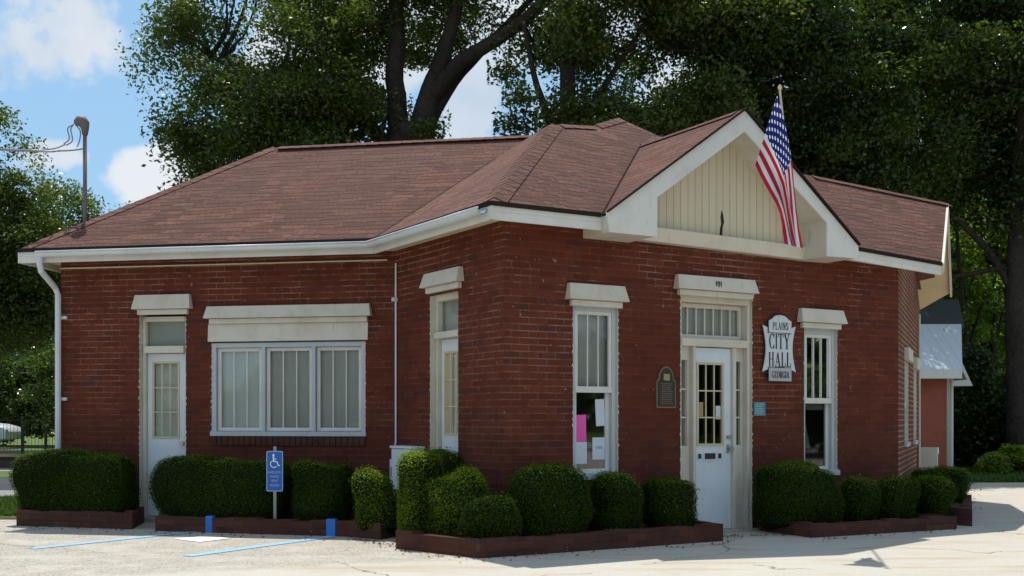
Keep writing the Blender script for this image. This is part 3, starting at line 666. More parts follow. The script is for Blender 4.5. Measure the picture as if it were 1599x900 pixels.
MB().wbox(fr, s0-.05, s1+.05, -.26, .10, -.02, .026).build('threshold', 'stone_sill', bld)

def text(s, size, loc, fr, m, parent, name='lettering', sx=1.0, align='CENTER', ext=.0015, spacing=1.0):
    cu = bpy.data.curves.new('txt', 'FONT'); cu.body = s; cu.size = size; cu.align_x = align; cu.align_y = 'CENTER'; cu.extrude = ext; cu.space_character = spacing
    o = bpy.data.objects.new('txt', cu); col.objects.link(o)
    dg = bpy.context.evaluated_depsgraph_get(); me = bpy.data.meshes.new_from_object(o.evaluated_get(dg)); bpy.data.objects.remove(o)
    for v in me.vertices:
        c = v.co; v.co = loc + fr.d*(c.x*sx) + Vector((0, 0, c.y)) + fr.n*c.z
    me.materials.clear(); me.materials.append(MATS[m]); return link(name, me, parent)
text('101', .095, WF.P(2.665, .089, 2.725), WF, 'letter_dark', en, 'house_number', .75, ext=.004)

# conduit and cable along the eave and down the inner corner
b = MB(); b.tube([WA.P(.0, .022, 3.105), WA.P(4.18, .022, 3.105)], .009, 6); b.build('conduit', 'trim_cream', bld)
b = MB(); b.tube([WB.P(.05, .02, 3.06), WB.P(.05, .02, .98), WB.P(.03, .03, .9), WB.P(.03, .03, .3)], .011, 6)
b.wbox(WB, .0, .06, .002, .05, 2.62, 2.66); b.build('conduit', 'white_box', bld)
b = MB(); b.tube([WG.P(4.2, .03, 2.9), WG.P(4.2, .03, .5)], .02, 6); b.build('conduit', 'trim_cream', bld)

# ------------------------------------------------------------------ wall mounted things
eb = empty('utility_box', WB.P(.47, 0, .7), 'large white metal utility box low on the brick wall in the inner corner', 'utility box')
MB().wbox(WB, .22, .74, .004, .16, .45, .92).build('body', 'white_box', eb, bevel=.008); MB().wbox(WB, .21, .75, .004, .175, .925, .95).build('lid', 'white_box', eb)
eb = empty('meter_box', WB.P(.1, 0, .6), 'small white meter box beside the larger box, lowest in the corner', 'meter box')
MB().wbox(WB, .05, .2, .004, .1, .45, .79).build('body', 'white_box', eb, bevel=.005); MB().wbox(WB, .085, .165, .1005, .104, .58, .70).build('window', 'dark_metal', eb)
eb = empty('air_unit_box', WG.P(4.4, 0, .7), 'white electrical box on the far end of the side wall', 'utility box')
MB().wbox(WG, 4.25, 4.7, .004, .3, .35, .8).build('body', 'trim_cream', eb, bevel=.01); MB().wbox(WG, 4.3, 4.6, .3, .305, .4, .7).build('grille', 'dark_metal', eb)

# teal notice
tn = empty('notice_plate', WF.P(3.32, 0, 1.37), 'small teal plate on the brick right of the front door', 'plate')
MB().wbox(WF, 3.245, 3.415, .003, .012, 1.29, 1.445).build('plate', 'teal', tn)
b = MB()
for z_ in (1.42, 1.395, 1.37, 1.345, 1.32): b.wbox(WF, 3.262, 3.262+random.uniform(.09, .14), .0122, .0135, z_-.004, z_+.004)
b.build('fine_print', 'sign_grey', tn)
# bronze plaque with arched head
bp = empty('bronze_plaque', WF.P(1.99, 0, 1.6), 'dark arched bronze plaque on the brick left of the front door', 'plaque')
def arch(s0, s1, z0, zs, zt, sh, k=14):
    pts = [(s0, z0), (s1, z0), (s1, zs), (s1-sh, zs+.03)]; cx_ = (s0+s1)/2; r = (s1-s0)/2-sh
    for i in range(k+1): a = math.pi*i/k; pts.append((cx_+r*math.cos(a), zs+.03+(zt-zs-.03)*math.sin(a)))
    pts += [(s0+sh, zs+.03), (s0, zs)]; out = []
    for p in pts:
        if not out or (abs(p[0]-out[-1][0])+abs(p[1]-out[-1][1])) > 1e-5: out.append(p)
    return out
o_ = arch(1.865, 2.125, 1.37, 1.655, 1.815, .03); b = MB().prism(fpoly(o_, .003), fpoly(o_, .022)); b.build('rim', 'bronze_edge', bp)
o_ = arch(1.879, 2.111, 1.385, 1.648, 1.800, .03); b = MB().prism(fpoly(o_, .0225), fpoly(o_, .026)); b.build('face', 'bronze', bp)
MB().wbox(WF, 1.955, 2.035, .0265, .03, 1.665, 1.735).build('emblem', 'plaque_gold', bp)
b = MB()
for i in range(11): z_ = 1.63-i*.021; h_ = random.uniform(.06, .09); b.wbox(WF, 1.995-h_, 1.995+h_, .0265, .0275, z_-.003, z_+.003)
b.build('lettering', 'bronze_edge', bp)

# city hall sign with serif letters
GLY = {  # strokes in a unit box: (x0,y0,x1,y1,thick) or ('a', cx,cy,rx,ry,deg0,deg1)
 'I': (.34, [(.5, 0, .5, 1, 2), (.15, 0, .85, 0, 1), (.15, 1, .85, 1, 1)]),
 'T': (.8, [(.5, 0, .5, 1, 2), (.3, 0, .7, 0, 1), (.03, .985, .97, .985, 1), (.03, 1, .03, .78, 1), (.97, 1, .97, .78, 1)]),
 'L': (.74, [(.25, 0, .25, 1, 2), (.05, 0, .95, 0, 1), (.05, 1, .45, 1, 1), (.95, 0, .95, .25, 1)]),
 'H': (.9, [(.2, 0, .2, 1, 2), (.8, 0, .8, 1, 2), (.2, .52, .8, .52, 1), (.03, 0, .37, 0, 1), (.03, 1, .37, 1, 1), (.63, 0, .97, 0, 1), (.63, 1, .97, 1, 1)]),
 'Y': (.85, [(.5, 0, .5, .45, 2), (.12, 1, .5, .45, 2), (.88, 1, .5, .45, 1), (.3, 0, .7, 0, 1), (0, 1, .3, 1, 1), (.7, 1, 1, 1, 1)]),
 'A': (.9, [(.15, 0, .5, 1, 1), (.85, 0, .5, 1, 2), (.26, .32, .74, .32, 1), (0, 0, .3, 0, 1), (.66, 0, 1, 0, 1)]),
 'C': (.8, [('a', .56, .5, .46, .5, 40, 320), (.93, 1, .93, .72, 1), (.93, 0, .93, .28, .8)]),
 'G': (.88, [('a', .54, .5, .46, .5, 40, 310), (.9, 1, .9, .72, 1), (.84, .05, .84, .42, 2), (.66, .42, 1, .42, 1)]),
 'O': (.88, [('a', .5, .5, .44, .5, 0, 360)]),
 'E': (.76, [(.25, 0, .25, 1, 2), (.05, 0, .93, 0, 1), (.05, 1, .9, 1, 1), (.25, .52, .7, .52, 1), (.93, 0, .93, .25, 1), (.9, 1, .9, .78, 1)]),
 'P': (.74, [(.25, 0, .25, 1, 2), (.05, 0, .5, 0, 1), (.05, 1, .55, 1, 1), (.25, .46, .55, .46, 1), ('a', .53, .73, .37, .27, -90, 90)]),
 'R': (.85, [(.22, 0, .22, 1, 2), (.05, 0, .42, 0, 1), (.05, 1, .5, 1, 1), (.22, .5, .5, .5, 1), ('a', .48, .75, .34, .25, -90, 90), (.5, .5, .88, 0, 2), (.8, 0, 1, 0, 1)]),
 'N': (.9, [(.2, 0, .2, 1, 1), (.2, 1, .8, 0, 2), (.8, 0, .8, 1, 1), (.03, 0, .37, 0, 1), (0, 1, .25, 1, 1), (.63, 1, .97, 1, 1)]),
 'S': (.66, [('a', .5, .74, .36, .26, 20, 270), ('a', .5, .26, .38, .27, -160, 90), (.85, 1, .85, .78, 1), (.13, 0, .13, .22, 1)]),
}
def serif_word(wd, cs, z0, height, width, n, m, parent, thick=.1, name='lettering'):
    tot = sum(GLY[c][0] for c in wd)+.14*(len(wd)-1); kx = width/tot; x = cs-width/2; b = MB(); q = 0
    for ch in wd:
        gw, st = GLY[ch]; gw *= kx
        for s_ in st:
            q += 1; nn_ = n+q*.00012
            if s_[0] == 'a':
                _, ax, ay, rx, ry, d0, d1 = s_; pts = []
                for i in range(19):
                    a = R(d0+(d1-d0)*i/18); pts.append((x+(ax+rx*math.cos(a))*gw, z0+(ay+ry*math.sin(a))*height, abs(math.cos(a))))
                for (p, r_) in zip(pts[:-1], pts[1:]):
                    dx, dz = r_[0]-p[0], r_[1]-p[1]; L = math.hypot(dx, dz) or 1; nx, nz = -dz/L, dx/L
                    t0_ = height*thick*(.22+.36*p[2]); t1_ = height*thick*(.22+.36*r_[2])
                    b.poly([WF.P(p[0]+nx*t0_, nn_, p[1]+nz*t0_), WF.P(p[0]-nx*t0_, nn_, p[1]-nz*t0_), WF.P(r_[0]-nx*t1_, nn_, r_[1]-nz*t1_), WF.P(r_[0]+nx*t1_, nn_, r_[1]+nz*t1_)])
            else:
                x0_, y0_, x1_, y1_, tk = s_; tk = height*thick*(.55 if tk == 2 else .25)
                ax, az, bx, bz = x+x0_*gw, z0+y0_*height, x+x1_*gw, z0+y1_*height; L = math.hypot(bx-ax, bz-az); nx, nz = -(bz-az)/L*tk, (bx-ax)/L*tk
                b.poly([WF.P(ax+nx, nn_, az+nz), WF.P(ax-nx, nn_, az-nz), WF.P(bx-nx, nn_, bz-nz), WF.P(bx+nx, nn_, bz+nz)])
        x += gw+.14*kx
    return b.build(name, m, parent)
sg = empty('wall_sign', WF.P(3.6, 0, 2.05), 'white shaped PLAINS CITY HALL GEORGIA sign on the brick between door and window', 'sign')
cs = 3.60
def plate(pts, n0, n1, m, name):
    MB().prism(fpoly(pts, n0), fpoly(pts, n1)).build(name, m, sg)
def arcp(x0, z0, x1, z1, bul, k=10):
    out = []
    for i in range(k+1): tt = i/k; out.append((x0+(x1-x0)*tt + bul*math.sin(math.pi*tt)*(-(z1-z0))/math.hypot(x1-x0, z1-z0), z0+(z1-z0)*tt+bul*math.sin(math.pi*tt)*(x1-x0)/math.hypot(x1-x0, z1-z0)))
    return out
mainp = arcp(cs-.255, 1.80, cs+.255, 1.80, .0, 2)[:1]
mainp = [(cs-.255, 1.79)] + arcp(cs-.25, 1.79, cs+.255, 1.79, .06, 12)[1:-1] + [(cs+.255, 1.79)] + arcp(cs+.255, 1.79, cs+.25, 2.315, .05, 12)[1:-1] + [(cs+.25, 2.315)] + arcp(cs+.25, 2.315, cs-.25, 2.315, .05, 12)[1:-1] + [(cs-.25, 2.315)] + arcp(cs-.25, 2.315, cs-.255, 1.79, .05, 12)[1:-1]
plate([(cs+(x-cs)*1.02, 2.05+(z_-2.05)*1.02) for x, z_ in mainp], .018, .030, 'sign_edge', 'backing')
plate(mainp, .0303, .042, 'sign_white', 'board')
top = [(cs-.17, 2.235), (cs+.17, 2.235), (cs+.17, 2.37), (cs+.13, 2.385)] + [(cs+.115*math.cos(a), 2.385+.05*math.sin(a)) for a in [math.pi*i/10 for i in range(11)]][1:-1] + [(cs-.13, 2.385), (cs-.17, 2.37)]
plate([(cs+(x-cs)*1.05, 2.3+(z_-2.3)*1.09) for x, z_ in top], .0425, .050, 'sign_edge', 'top_backing')
plate(top, .0503, .058, 'sign_white', 'top_plate')
botp = [(cs-.17, 1.685), (cs+.17, 1.685), (cs+.17, 1.835), (cs-.17, 1.835)]
plate([(cs+(x-cs)*1.03, 1.76+(z_-1.76)*1.08) for x, z_ in botp], .0425, .050, 'sign_edge', 'bottom_backing')
plate(botp, .0503, .058, 'sign_grey', 'bottom_plate')
serif_word('CITY', cs, 2.055, .165, .31, .0424, 'letter_dark', sg, .12); serif_word('HALL', cs+.005, 1.853, .155, .34, .0424, 'letter_dark', sg, .12)
serif_word('PLAINS', cs, 2.27, .08, .235, .0584, 'letter_dark', sg, .13); serif_word('GEORGIA', cs, 1.72, .075, .26, .0584, 'letter_dark', sg, .14)

# notices taped in the window
def sheet_paper(s0, s1, z0, z1, m, label, tilt=0.0):
    c = ((s0+s1)/2, (z0+z1)/2); ca, sa = math.cos(tilt), math.sin(tilt)
    pts = [(c[0]+(x-c[0])*ca-(z_-c[1])*sa, c[1]+(x-c[0])*sa+(z_-c[1])*ca) for x, z_ in ((s0, z0), (s1, z0), (s1, z1), (s0, z1))]
    o = MB().prism(fpoly(pts, -.1035), fpoly(pts, -.102)).build('paper_notice', m); return props(o, label, 'notice', 'papers taped inside the front window')
sheet_paper(.905, 1.045, 1.02, 1.295, 'paper_pink', 'bright pink paper taped in the lower pane of the front window', .02)
sheet_paper(.90, 1.055, .79, 1.015, 'paper_white', 'pale blue white sheet under the pink paper, lower left of the pane', .0)
sheet_paper(1.165, 1.28, 1.18, 1.46, 'paper_white', 'tall narrow tilted white sheet, topmost in the pane', .05)
p_ = sheet_paper(1.125, 1.295, .83, 1.06, 'paper_white', 'white sheet with a coloured mark, lower right of the pane', 0)
b = MB()
for x in (1.17, 1.2, 1.225): b.wbox(WF, x, x+.018, -.1018, -.101, .94, .968)
b.build('printed_mark', 'ink', p_)
dn = MB().wbox(WF, 2.53, 2.60, -.0985, -.097, 1.28, 1.44).build('paper_notice', 'plaque_gold'); props(dn, 'small yellow paper behind the front door glass', 'notice')
dn = MB().wbox(WF, 2.78, 2.85, -.0985, -.097, 1.25, 1.40).build('paper_notice', 'paper_white'); props(dn, 'small white paper behind the front door glass', 'notice')

# flag
fl = empty('flag', WF.P(2.9, .1, 3.5), 'stars and stripes flag hanging from a slanted pole on the front gable', 'flag')
tip = Vector((2.60, 10.93, 4.45)); basep = WF.P(3.80, .07, 3.52)
# cloth: hoist edge u=0, top edge v=0 hangs down beside the pole
def xz(px, py, Y): return Vector(((px-800)/1780*Y, Y, 1.25+(655-py)/1780*Y))
top_e = [(1214, 150, 0), (1224, 180, .02), (1233, 215, .04), (1239, 250, .05), (1242, 290, .06), (1245, 325, .05), (1249, 358, .06), (1255, 388, .07)]
bot_e = [(1180, 258, -.05), (1189, 276, -.08), (1201, 298, -.1), (1212, 318, -.08), (1218, 333, -.05), (1222, 350, -.03), (1225, 367, -.02), (1228, 382, 0)]
def samp(e, u):
    x = u*(len(e)-1); i = min(int(x), len(e)-2); f_ = x-i; a, c = e[i], e[i+1]; return [a[k]*(1-f_)+c[k]*f_ for k in range(3)]
nu, nv = 60, 40; vs = []; uvs = []
for i in range(nu+1):
    for j in range(nv+1):
        u, v = i/nu, j/nv; a, c = samp(top_e, u), samp(bot_e, u)
        fold = u*math.sin(v*2*math.pi*1.6+1.2)*12 + .5*u*math.sin(v*19+u*3)*4
        vv = v + .20*u*math.sin(v*2*math.pi+.4) + .06*u*math.sin(v*15+u*5)
        px = a[0]*(1-vv)+c[0]*vv; py = a[1]*(1-vv)+c[1]*vv
        if u < .03: px += 0
        px += 1.2*math.sin(v*15)*u
        Y = 11.18 + a[2]*(1-vv)+c[2]*vv + .010*fold + .012*math.sin(u*14+v*4)
        vs.append(xz(px, py, Y)); uvs.append((u, v))
fs = [(i*(nv+1)+j, (i+1)*(nv+1)+j, (i+1)*(nv+1)+j+1, i*(nv+1)+j+1) for i in range(nu) for j in range(nv)]
me = bpy.data.meshes.new('cloth'); me.from_pydata(vs, [], fs); uvl = me.uv_layers.new(name='UVMap')
for l in me.loops: uvl.data[l.index].uv = uvs[l.vertex_index]
me.materials.append(M['flag_cloth']); me.polygons.foreach_set('use_smooth', [True]*len(me.polygons)); link('cloth', me, fl)
tp = xz(1218, 140, 11.15); MB().tube([basep, tp], .011, 8).build('pole', 'trim_cream', fl); 
b = MB().tube([tp, tp+Vector((0, -.01, .02)), tp+Vector((0, -.015, .045))], [.018, .022, .006], 8); b.build('finial', 'gold', fl)
MB().wbox(WF, 3.77, 3.83, .061, .08, 3.46, 3.58).build('bracket', 'dark_metal', fl)

# service mast
sm = empty('service_mast', (-5.43, 14.5, 3.2), 'brown metal service mast with weatherhead and wires above the left roof hip', 'mast')
mx_, my_ = -5.432, 14.5; zt_ = 1.25+(655-205)/1780*14.5
MB().tube([(mx_, my_, 2.9), (mx_, my_, zt_)], .026, 10).build('pole', 'mast_metal', sm, smooth=True)
b = MB(); b.tube([(mx_, my_, zt_-.05), (mx_, my_, zt_+.03), (mx_-.01, my_, zt_+.09), (mx_-.035, my_, zt_+.125), (mx_-.07, my_, zt_+.13), (mx_-.10, my_, zt_+.105), (mx_-.115, my_, zt_+.08)], [.035, .05, .07, .075, .068, .05, .03], 10); b.build('weatherhead', 'mast_metal', sm, smooth=True)
def wire(b, pts, r=.006):
    P_ = [Vector(p) for p in pts]; out = []
    for i in range(len(P_)-1):
        for k in range(6):
            t_ = k/6; p0_ = P_[max(i-1, 0)]; p1_, p2_ = P_[i], P_[i+1]; p3_ = P_[min(i+2, len(P_)-1)]
            out.append(.5*((2*p1_)+(p2_-p0_)*t_+(2*p0_-5*p1_+4*p2_-p3_)*t_*t_+(3*p1_-p0_-3*p2_+p3_)*t_**3))
    out.append(P_[-1]); b.tube(out, r, 6)
b = MB(); zc = 1.25+(655-232)/1780*14.5
wire(b, [(mx_-.15, my_, zt_+.08), (mx_-.22, my_, zt_+.03), (mx_-.2, my_, zt_-.1), (mx_-.27, my_, zc+.06)], .009); wire(b, [(mx_-.14, my_, zt_+.09), (mx_-.18, my_, zt_+.02), (mx_-.16, my_, zt_-.12), (mx_-.24, my_, zc+.04)], .009)
wire(b, [(mx_-.12, my_, zt_+.08), (mx_-.06, my_, zt_+.0), (mx_-.07, my_, zc+.1), (mx_-.1, my_, zc+.02)], .009)
wire(b, [(mx_, my_, zc), (mx_-.3, my_, zc-.03), (mx_-1.2, my_+.1, zc+.01), (mx_-8, my_+4, zc+1.2), (mx_-20, my_+12, zc+4)], .011); wire(b, [(mx_-.25, my_, zc+.05), (mx_-.5, my_, zc-.015), (mx_-1.3, my_+.1, zc+.03), (mx_-8, my_+4, zc+1.25), (mx_-20, my_+12, zc+4.1)], .009)
b.build('wire', 'grey_metal', sm)

# ------------------------------------------------------------------ planters
def planter(pts, h, label, inset=.11, blue=None, closed=True):
    """pts: outer outline (ground), front edges get the brick kerb all round, soil inside"""
    c = [sum(p[0] for p in pts)/len(pts), sum(p[1] for p in pts)/len(pts)]
    e = empty('brick_planter', (c[0], c[1], 0), label, 'planter', 'brick planters round the foot of the building')
    # inset polygon
    n_ = len(pts); area = sum(pts[i][0]*pts[(i+1) % n_][1]-pts[(i+1) % n_][0]*pts[i][1] for i in range(n_)); sgn = 1 if area > 0 else -1
    ins = []
    for i in range(n_):
        p0_, p1_, p2_ = Vector(pts[i-1]), Vector(pts[i]), Vector(pts[(i+1) % n_]); d0 = (p1_-p0_).normalized(); d1 = (p2_-p1_).normalized()
        n0_ = Vector((-d0.y, d0.x))*sgn; n1_ = Vector((-d1.y, d1.x))*sgn; bi = (n0_+n1_); bi = bi/max(bi.length_squared, .3)*2; ins.append(p1_+bi*inset)
    b = MB(); vs = []; seg = []
    for i in range(n_):
        a, c_ = Vector(pts[i]), Vector(pts[(i+1) % n_]); ai, ci = ins[i], ins[(i+1) % n_]; k = max(1, int((c_-a).length/.2))
        for j in range(k):
            t0_, t1_ = j/k, (j+1)/k; hh = h+random.uniform(-.016, .010)
            q = [a.lerp(c_, t0_), a.lerp(c_, t1_), ai.lerp(ci, t1_), ai.lerp(ci, t0_)]
            if j == 0: pass
            b.hexa([(x.x, x.y, -.05) for x in q]+[(x.x, x.y, hh) for x in q])
    b.build('kerb', 'planter_brick', e, uv=True)
    MB().poly([(p.x, p.y, h-.05) for p in ins]).build('soil', 'soil', e)
    if blue:
        for (p, q) in blue:
            p, q = Vector((*p, 0)), Vector((*q, 0)); d_ = (q-p).normalized(); nn_ = Vector((d_.y, -d_.x, 0)); nn_ = nn_ if nn_.y < 0 else -nn_
            o_ = MB().hexa([x+Vector((0, 0, z_)) for z_ in (.005, h+.02) for x in (p+nn_*.004, q+nn_*.004, q-nn_*.06, p-nn_*.06)]).build('painted_mark', 'blue_paint', e)
    return e
H_ = .19
planter([(-5.80, 13.34), (-4.30, 12.90), (-4.45, 13.79), (-5.62, 14.0)], H_, 'low brick planter left of the plain white door, holding a long hedge')
def onl(p, q, t_): return (p[0]+(q[0]-p[0])*t_, p[1]+(q[1]-p[1])*t_)
pa, pb = (-3.98, 12.72), (-1.77, 12.10)
planter([pa, pb, (-1.36, 11.80), (-1.05, 12.58), (-1.42, 13.2), (-3.85, 13.66)], .165, 'long low brick planter under the triple window with two blue painted marks', blue=[(onl(pa, pb, .275), onl(pa, pb, .31)), (onl(pa, pb, .905), onl(pa, pb, .95))])
planter([(-1.12, 10.98), (-.29, 10.20), (2.16, 11.66), (1.87, 12.28), (-.08, 11.13), (-.85, 12.38)], .175, 'brick planter wrapping the building corner, front edge in the sun')
planter([(3.15, 11.98), (5.05, 12.94), (4.62, 13.90), (2.75, 12.80)], .15, 'low brick planter right of the front door, in shade')
planter([(5.35, 13.25), (6.35, 15.75), (5.6, 16.0), (4.84, 14.1)], .2, 'brick planter round the right hand corner of the building')

# ------------------------------------------------------------------ foliage meshes
def leaf_mesh(name, pts, nrm, size, m, tint, aspect=.55):
    """one leaf quad (folded rhombus) per point, numpy built"""
    n = len(pts); r = rng.normal(size=(n, 3)); t1 = np.cross(nrm, r); t1 /= np.linalg.norm(t1, axis=1)[:, None]+1e-9; t2 = np.cross(nrm, t1); t2 /= np.linalg.norm(t2, axis=1)[:, None]+1e-9
    s = size[:, None]; v = np.empty((n, 4, 3), dtype=np.float32)
    v[:, 0] = pts-t1*s*.5; v[:, 1] = pts+t2*s*aspect*.5+nrm*s*.08; v[:, 2] = pts+t1*s*.5; v[:, 3] = pts-t2*s*aspect*.5+nrm*s*.08
    me = bpy.data.meshes.new(name); me.vertices.add(n*4); me.vertices.foreach_set('co', v.ravel()); me.loops.add(n*4); me.loops.foreach_set('vertex_index', np.arange(n*4, dtype=np.int32))
    me.polygons.add(n); me.polygons.foreach_set('loop_start', np.arange(0, n*4, 4, dtype=np.int32)); me.polygons.foreach_set('loop_total', np.full(n, 4, dtype=np.int32)); me.update()
    at = me.attributes.new('tint', 'FLOAT', 'FACE'); at.data.foreach_set('value', tint.astype(np.float32)); me.materials.append(M[m]); me.update(); return me
def bush(cx, cy, z0, sx, sy, sz, rot, label, dens=2600, sun_tint=0.0, p=3.2, seed=0):
    r = np.random.default_rng(seed+11)
    area = 2*(sx*sz+sy*sz)*1+sx*sy; n = int(dens*area)
    d = r.normal(size=(n, 3)); d /= np.linalg.norm(d, axis=1)[:, None]
    # superellipsoid radius
    h = np.array([sx/2, sy/2, sz*.62]); rad = 1/((np.abs(d)**p).sum(1)**(1/p)); q = d*rad[:, None]
    # lumpy clipped surface
    P = q*h; un = P/np.linalg.norm(P, axis=1)[:, None]
    waves = []
    for k in range(16):
        wv = r.normal(size=3); wv *= r.uniform(5, 22)/np.linalg.norm(wv); waves.append((wv, r.uniform(0, 6.28)))
    def lumps(Q): return np.clip(sum(np.sin(Q@wv+f_)*.14/np.linalg.norm(wv) for wv, f_ in waves), -.045, .04)
    lump = lumps(P)
    inn = -np.abs(r.normal(0, .028, n)); tw_ = r.random(n) < .05; inn = np.where(tw_, r.random(n)*.035, inn)
    P = P+un*(lump+inn)[:, None]; P[:, 2] += sz*.38; keep = P[:, 2] > -.02; P = P[keep]; d = d[keep]; n = len(P)
    taper = 1-.05*np.clip(1-P[:, 2]/(sz*.5), 0, 1); P[:, :2] *= taper[:, None]
    N = d+r.normal(0, .42, (n, 3)); N[:, 2] += .2; N /= np.linalg.norm(N, axis=1)[:, None]
    size = r.uniform(.011, .024, n); tint = np.clip(r.normal(.34+sun_tint, .15, n)+.42*np.clip((P[:, 2]-sz+.14)/.10, 0, 1)*r.random(n), 0, 1)  # leaves near the top tinted lighter to paint in light from the sky
    e = empty('clipped_bush', (cx, cy, z0), label, 'bush', 'clipped evergreen bushes in the planters', rot)
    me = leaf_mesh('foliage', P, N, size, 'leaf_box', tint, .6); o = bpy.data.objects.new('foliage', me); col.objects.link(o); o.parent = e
    # closed dark core added to block the view through the leaves
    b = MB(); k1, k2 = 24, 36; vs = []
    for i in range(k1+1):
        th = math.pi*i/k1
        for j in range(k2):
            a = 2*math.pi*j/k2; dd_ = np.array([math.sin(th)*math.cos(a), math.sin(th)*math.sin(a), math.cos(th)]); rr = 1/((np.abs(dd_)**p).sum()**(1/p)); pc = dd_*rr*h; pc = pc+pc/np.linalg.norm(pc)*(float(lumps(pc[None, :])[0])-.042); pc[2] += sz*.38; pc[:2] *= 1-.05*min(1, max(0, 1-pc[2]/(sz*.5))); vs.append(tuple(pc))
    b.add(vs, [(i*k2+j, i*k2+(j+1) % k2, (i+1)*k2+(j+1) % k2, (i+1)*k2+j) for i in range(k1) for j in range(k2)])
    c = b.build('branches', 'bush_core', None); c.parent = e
    return e
def pb_(x0, x1, ytop, Y, z0):
    X0, X1 = (x0-800)/1780*Y, (x1-800)/1780*Y; return (X0+X1)/2, X1-X0, 1.25+(655-ytop)/1780*Y-z0
BS = [  # px-left, px-right, y-top, distance, depth, rotation, label
 (22, 211, 706, 13.45, .62, -14, 'long clipped hedge left of the plain white door, leftmost of all', 3.6),
 (240, 452, 714, 13.0, .62, -13, 'long clipped hedge under the triple window, behind the blue parking sign', 3.8),
 (456, 552, 720, 12.75, .62, -13, 'boxy bush right of the blue parking sign', 3.4),
 (548, 622, 736, 11.97, .36, -20, 'small sunlit bush in the inner corner of the building', 2.8),
 (613, 700, 710, 11.2, .60, -35, 'tall bush with bright yellow green sunlit left side, in front of the utility box', 3.0),
 (640, 745, 707, 11.95, .5, -40, 'dark bush against the wall under the side door', 3.0),
 (662, 772, 736, 11.0, .55, -35, 'dense bush behind the smallest bush at the planter corner', 3.2),
 (720, 810, 777, 10.62, .42, 0, 'smallest low bush right at the corner of the planter', 3.0),
 (788, 925, 731, 11.0, .62, 25, 'large rounded bush on the corner under the papered window', 2.6),
 (915, 1007, 742, 11.45, .55, 29, 'dark bush between the large rounded one and the one by the front door', 3.2),
 (1000, 1096, 743, 11.85, .52, 29, 'dark bush immediately left of the front door', 3.2),
 (1174, 1317, 725, 12.55, .72, 29, 'largest dark bush immediately right of the front door', 3.2),
 (1308, 1366, 750, 12.95, .5, 29, 'narrow bush between the largest bush and the right hand pair', 3.2),
 (1352, 1434, 745, 13.2, .5, 29, 'square bush under the right end of the front wall', 3.4),
 (1426, 1490, 748, 13.45, .5, 29, 'end bush at the building front right corner', 3.2),
 (1432, 1503, 732, 15.2, .8, 60, 'low bush round the corner beside the side wall', 3.2),
]
for i, (x0, x1, yt, Y, dp, rot, lab, p) in enumerate(BS):
    z0 = .14; X, wd, hh = pb_(x0, x1, yt, Y, z0)
    ca = abs(math.cos(R(rot))); sa = abs(math.sin(R(rot))); wx = max(.3, (wd - dp*sa*.85)/max(ca, .5))
    bush(X, Y+.04, z0, wx*1.10, dp*1.0, hh, R(rot), lab, 10500, seed=i*7, p=p+1.0, sun_tint=.26 if i in (3, 4, 6) else 0.)  # leaf tint raised to paint sunlight onto the corner bushes

# ------------------------------------------------------------------ parking sign
ps = empty('parking_sign', (-2.63, 12.62, .15), 'blue wheelchair parking sign on a thin metal post in the planter', 'sign', rz=0)
SF = Frame((-2.615, 12.56), 90+3, 183)
MB().wbox(SF, -.016, .016, -.03, -.004, .1, .95).build('post', 'grey_metal', ps)
def rrect(w_, z0, z1, r, k=5):
    pts = []
    for (cx_, cz_, a0) in ((w_-r, z0+r, -90), (w_-r, z1-r, 0), (-w_+r, z1-r, 90), (-w_+r, z0+r, 180)):
        for i in range(k+1): a = R(a0+90*i/k); pts.append((cx_+r*math.cos(a), cz_+r*math.sin(a)))
    return pts
def spoly(pts, n): return [SF.P(a, n, z_) for a, z_ in pts]
o_ = rrect(.092, .455, .90, .02); pl = MB().prism(spoly(o_, -.002), spoly(o_, .001)).build('plate', 'sign_letter_dim', ps)
o_ = rrect(.083, .464, .891, .015); MB().prism(spoly(o_, .0012), spoly(o_, .002)).build('blue_field', 'blue_sign', pl)
b = MB()   # wheelchair symbol
def st_(pts, w_, q=[0]):
    for (a, c) in zip(pts[:-1], pts[1:]):
        q[0] += 1; L = math.hypot(c[0]-a[0], c[1]-a[1]); nx, nz = -(c[1]-a[1])/L*w_/2, (c[0]-a[0])/L*w_/2; n_ = .0023+q[0]*.00003
        b.poly([SF.P(a[0]+nx, n_, a[1]+nz), SF.P(a[0]-nx, n_, a[1]-nz), SF.P(c[0]-nx, n_, c[1]-nz), SF.P(c[0]+nx, n_, c[1]+nz)])
b.poly([SF.P(-.013+.013*math.cos(a), .0022, .855+.013*math.sin(a)) for a in [2*math.pi*i/12 for i in range(12)]])
st_([(-.013, .845), (-.010, .785)], .017); st_([(-.012, .785), (.028, .783), (.042, .738), (.058, .744)], .012); st_([(-.012, .815), (.02, .812)], .009)
st_([(-.008+.038*math.cos(R(a)), .757+.038*math.sin(R(a))) for a in range(110, 331, 15)], .010)
b.build('wheelchair_symbol', 'sign_letter', pl)
for s_, z_, wd in (('HANDICAPPED', .665, .145), ('PARKING', .618, .1), ('PERMIT', .571, .085), ('REQUIRED', .522, .11)):
    o = text(s_, .04, SF.P(0, .0028, z_), SF, 'sign_letter_dim', pl, 'lettering', wd/(.04*.62*len(s_)), ext=.0003)

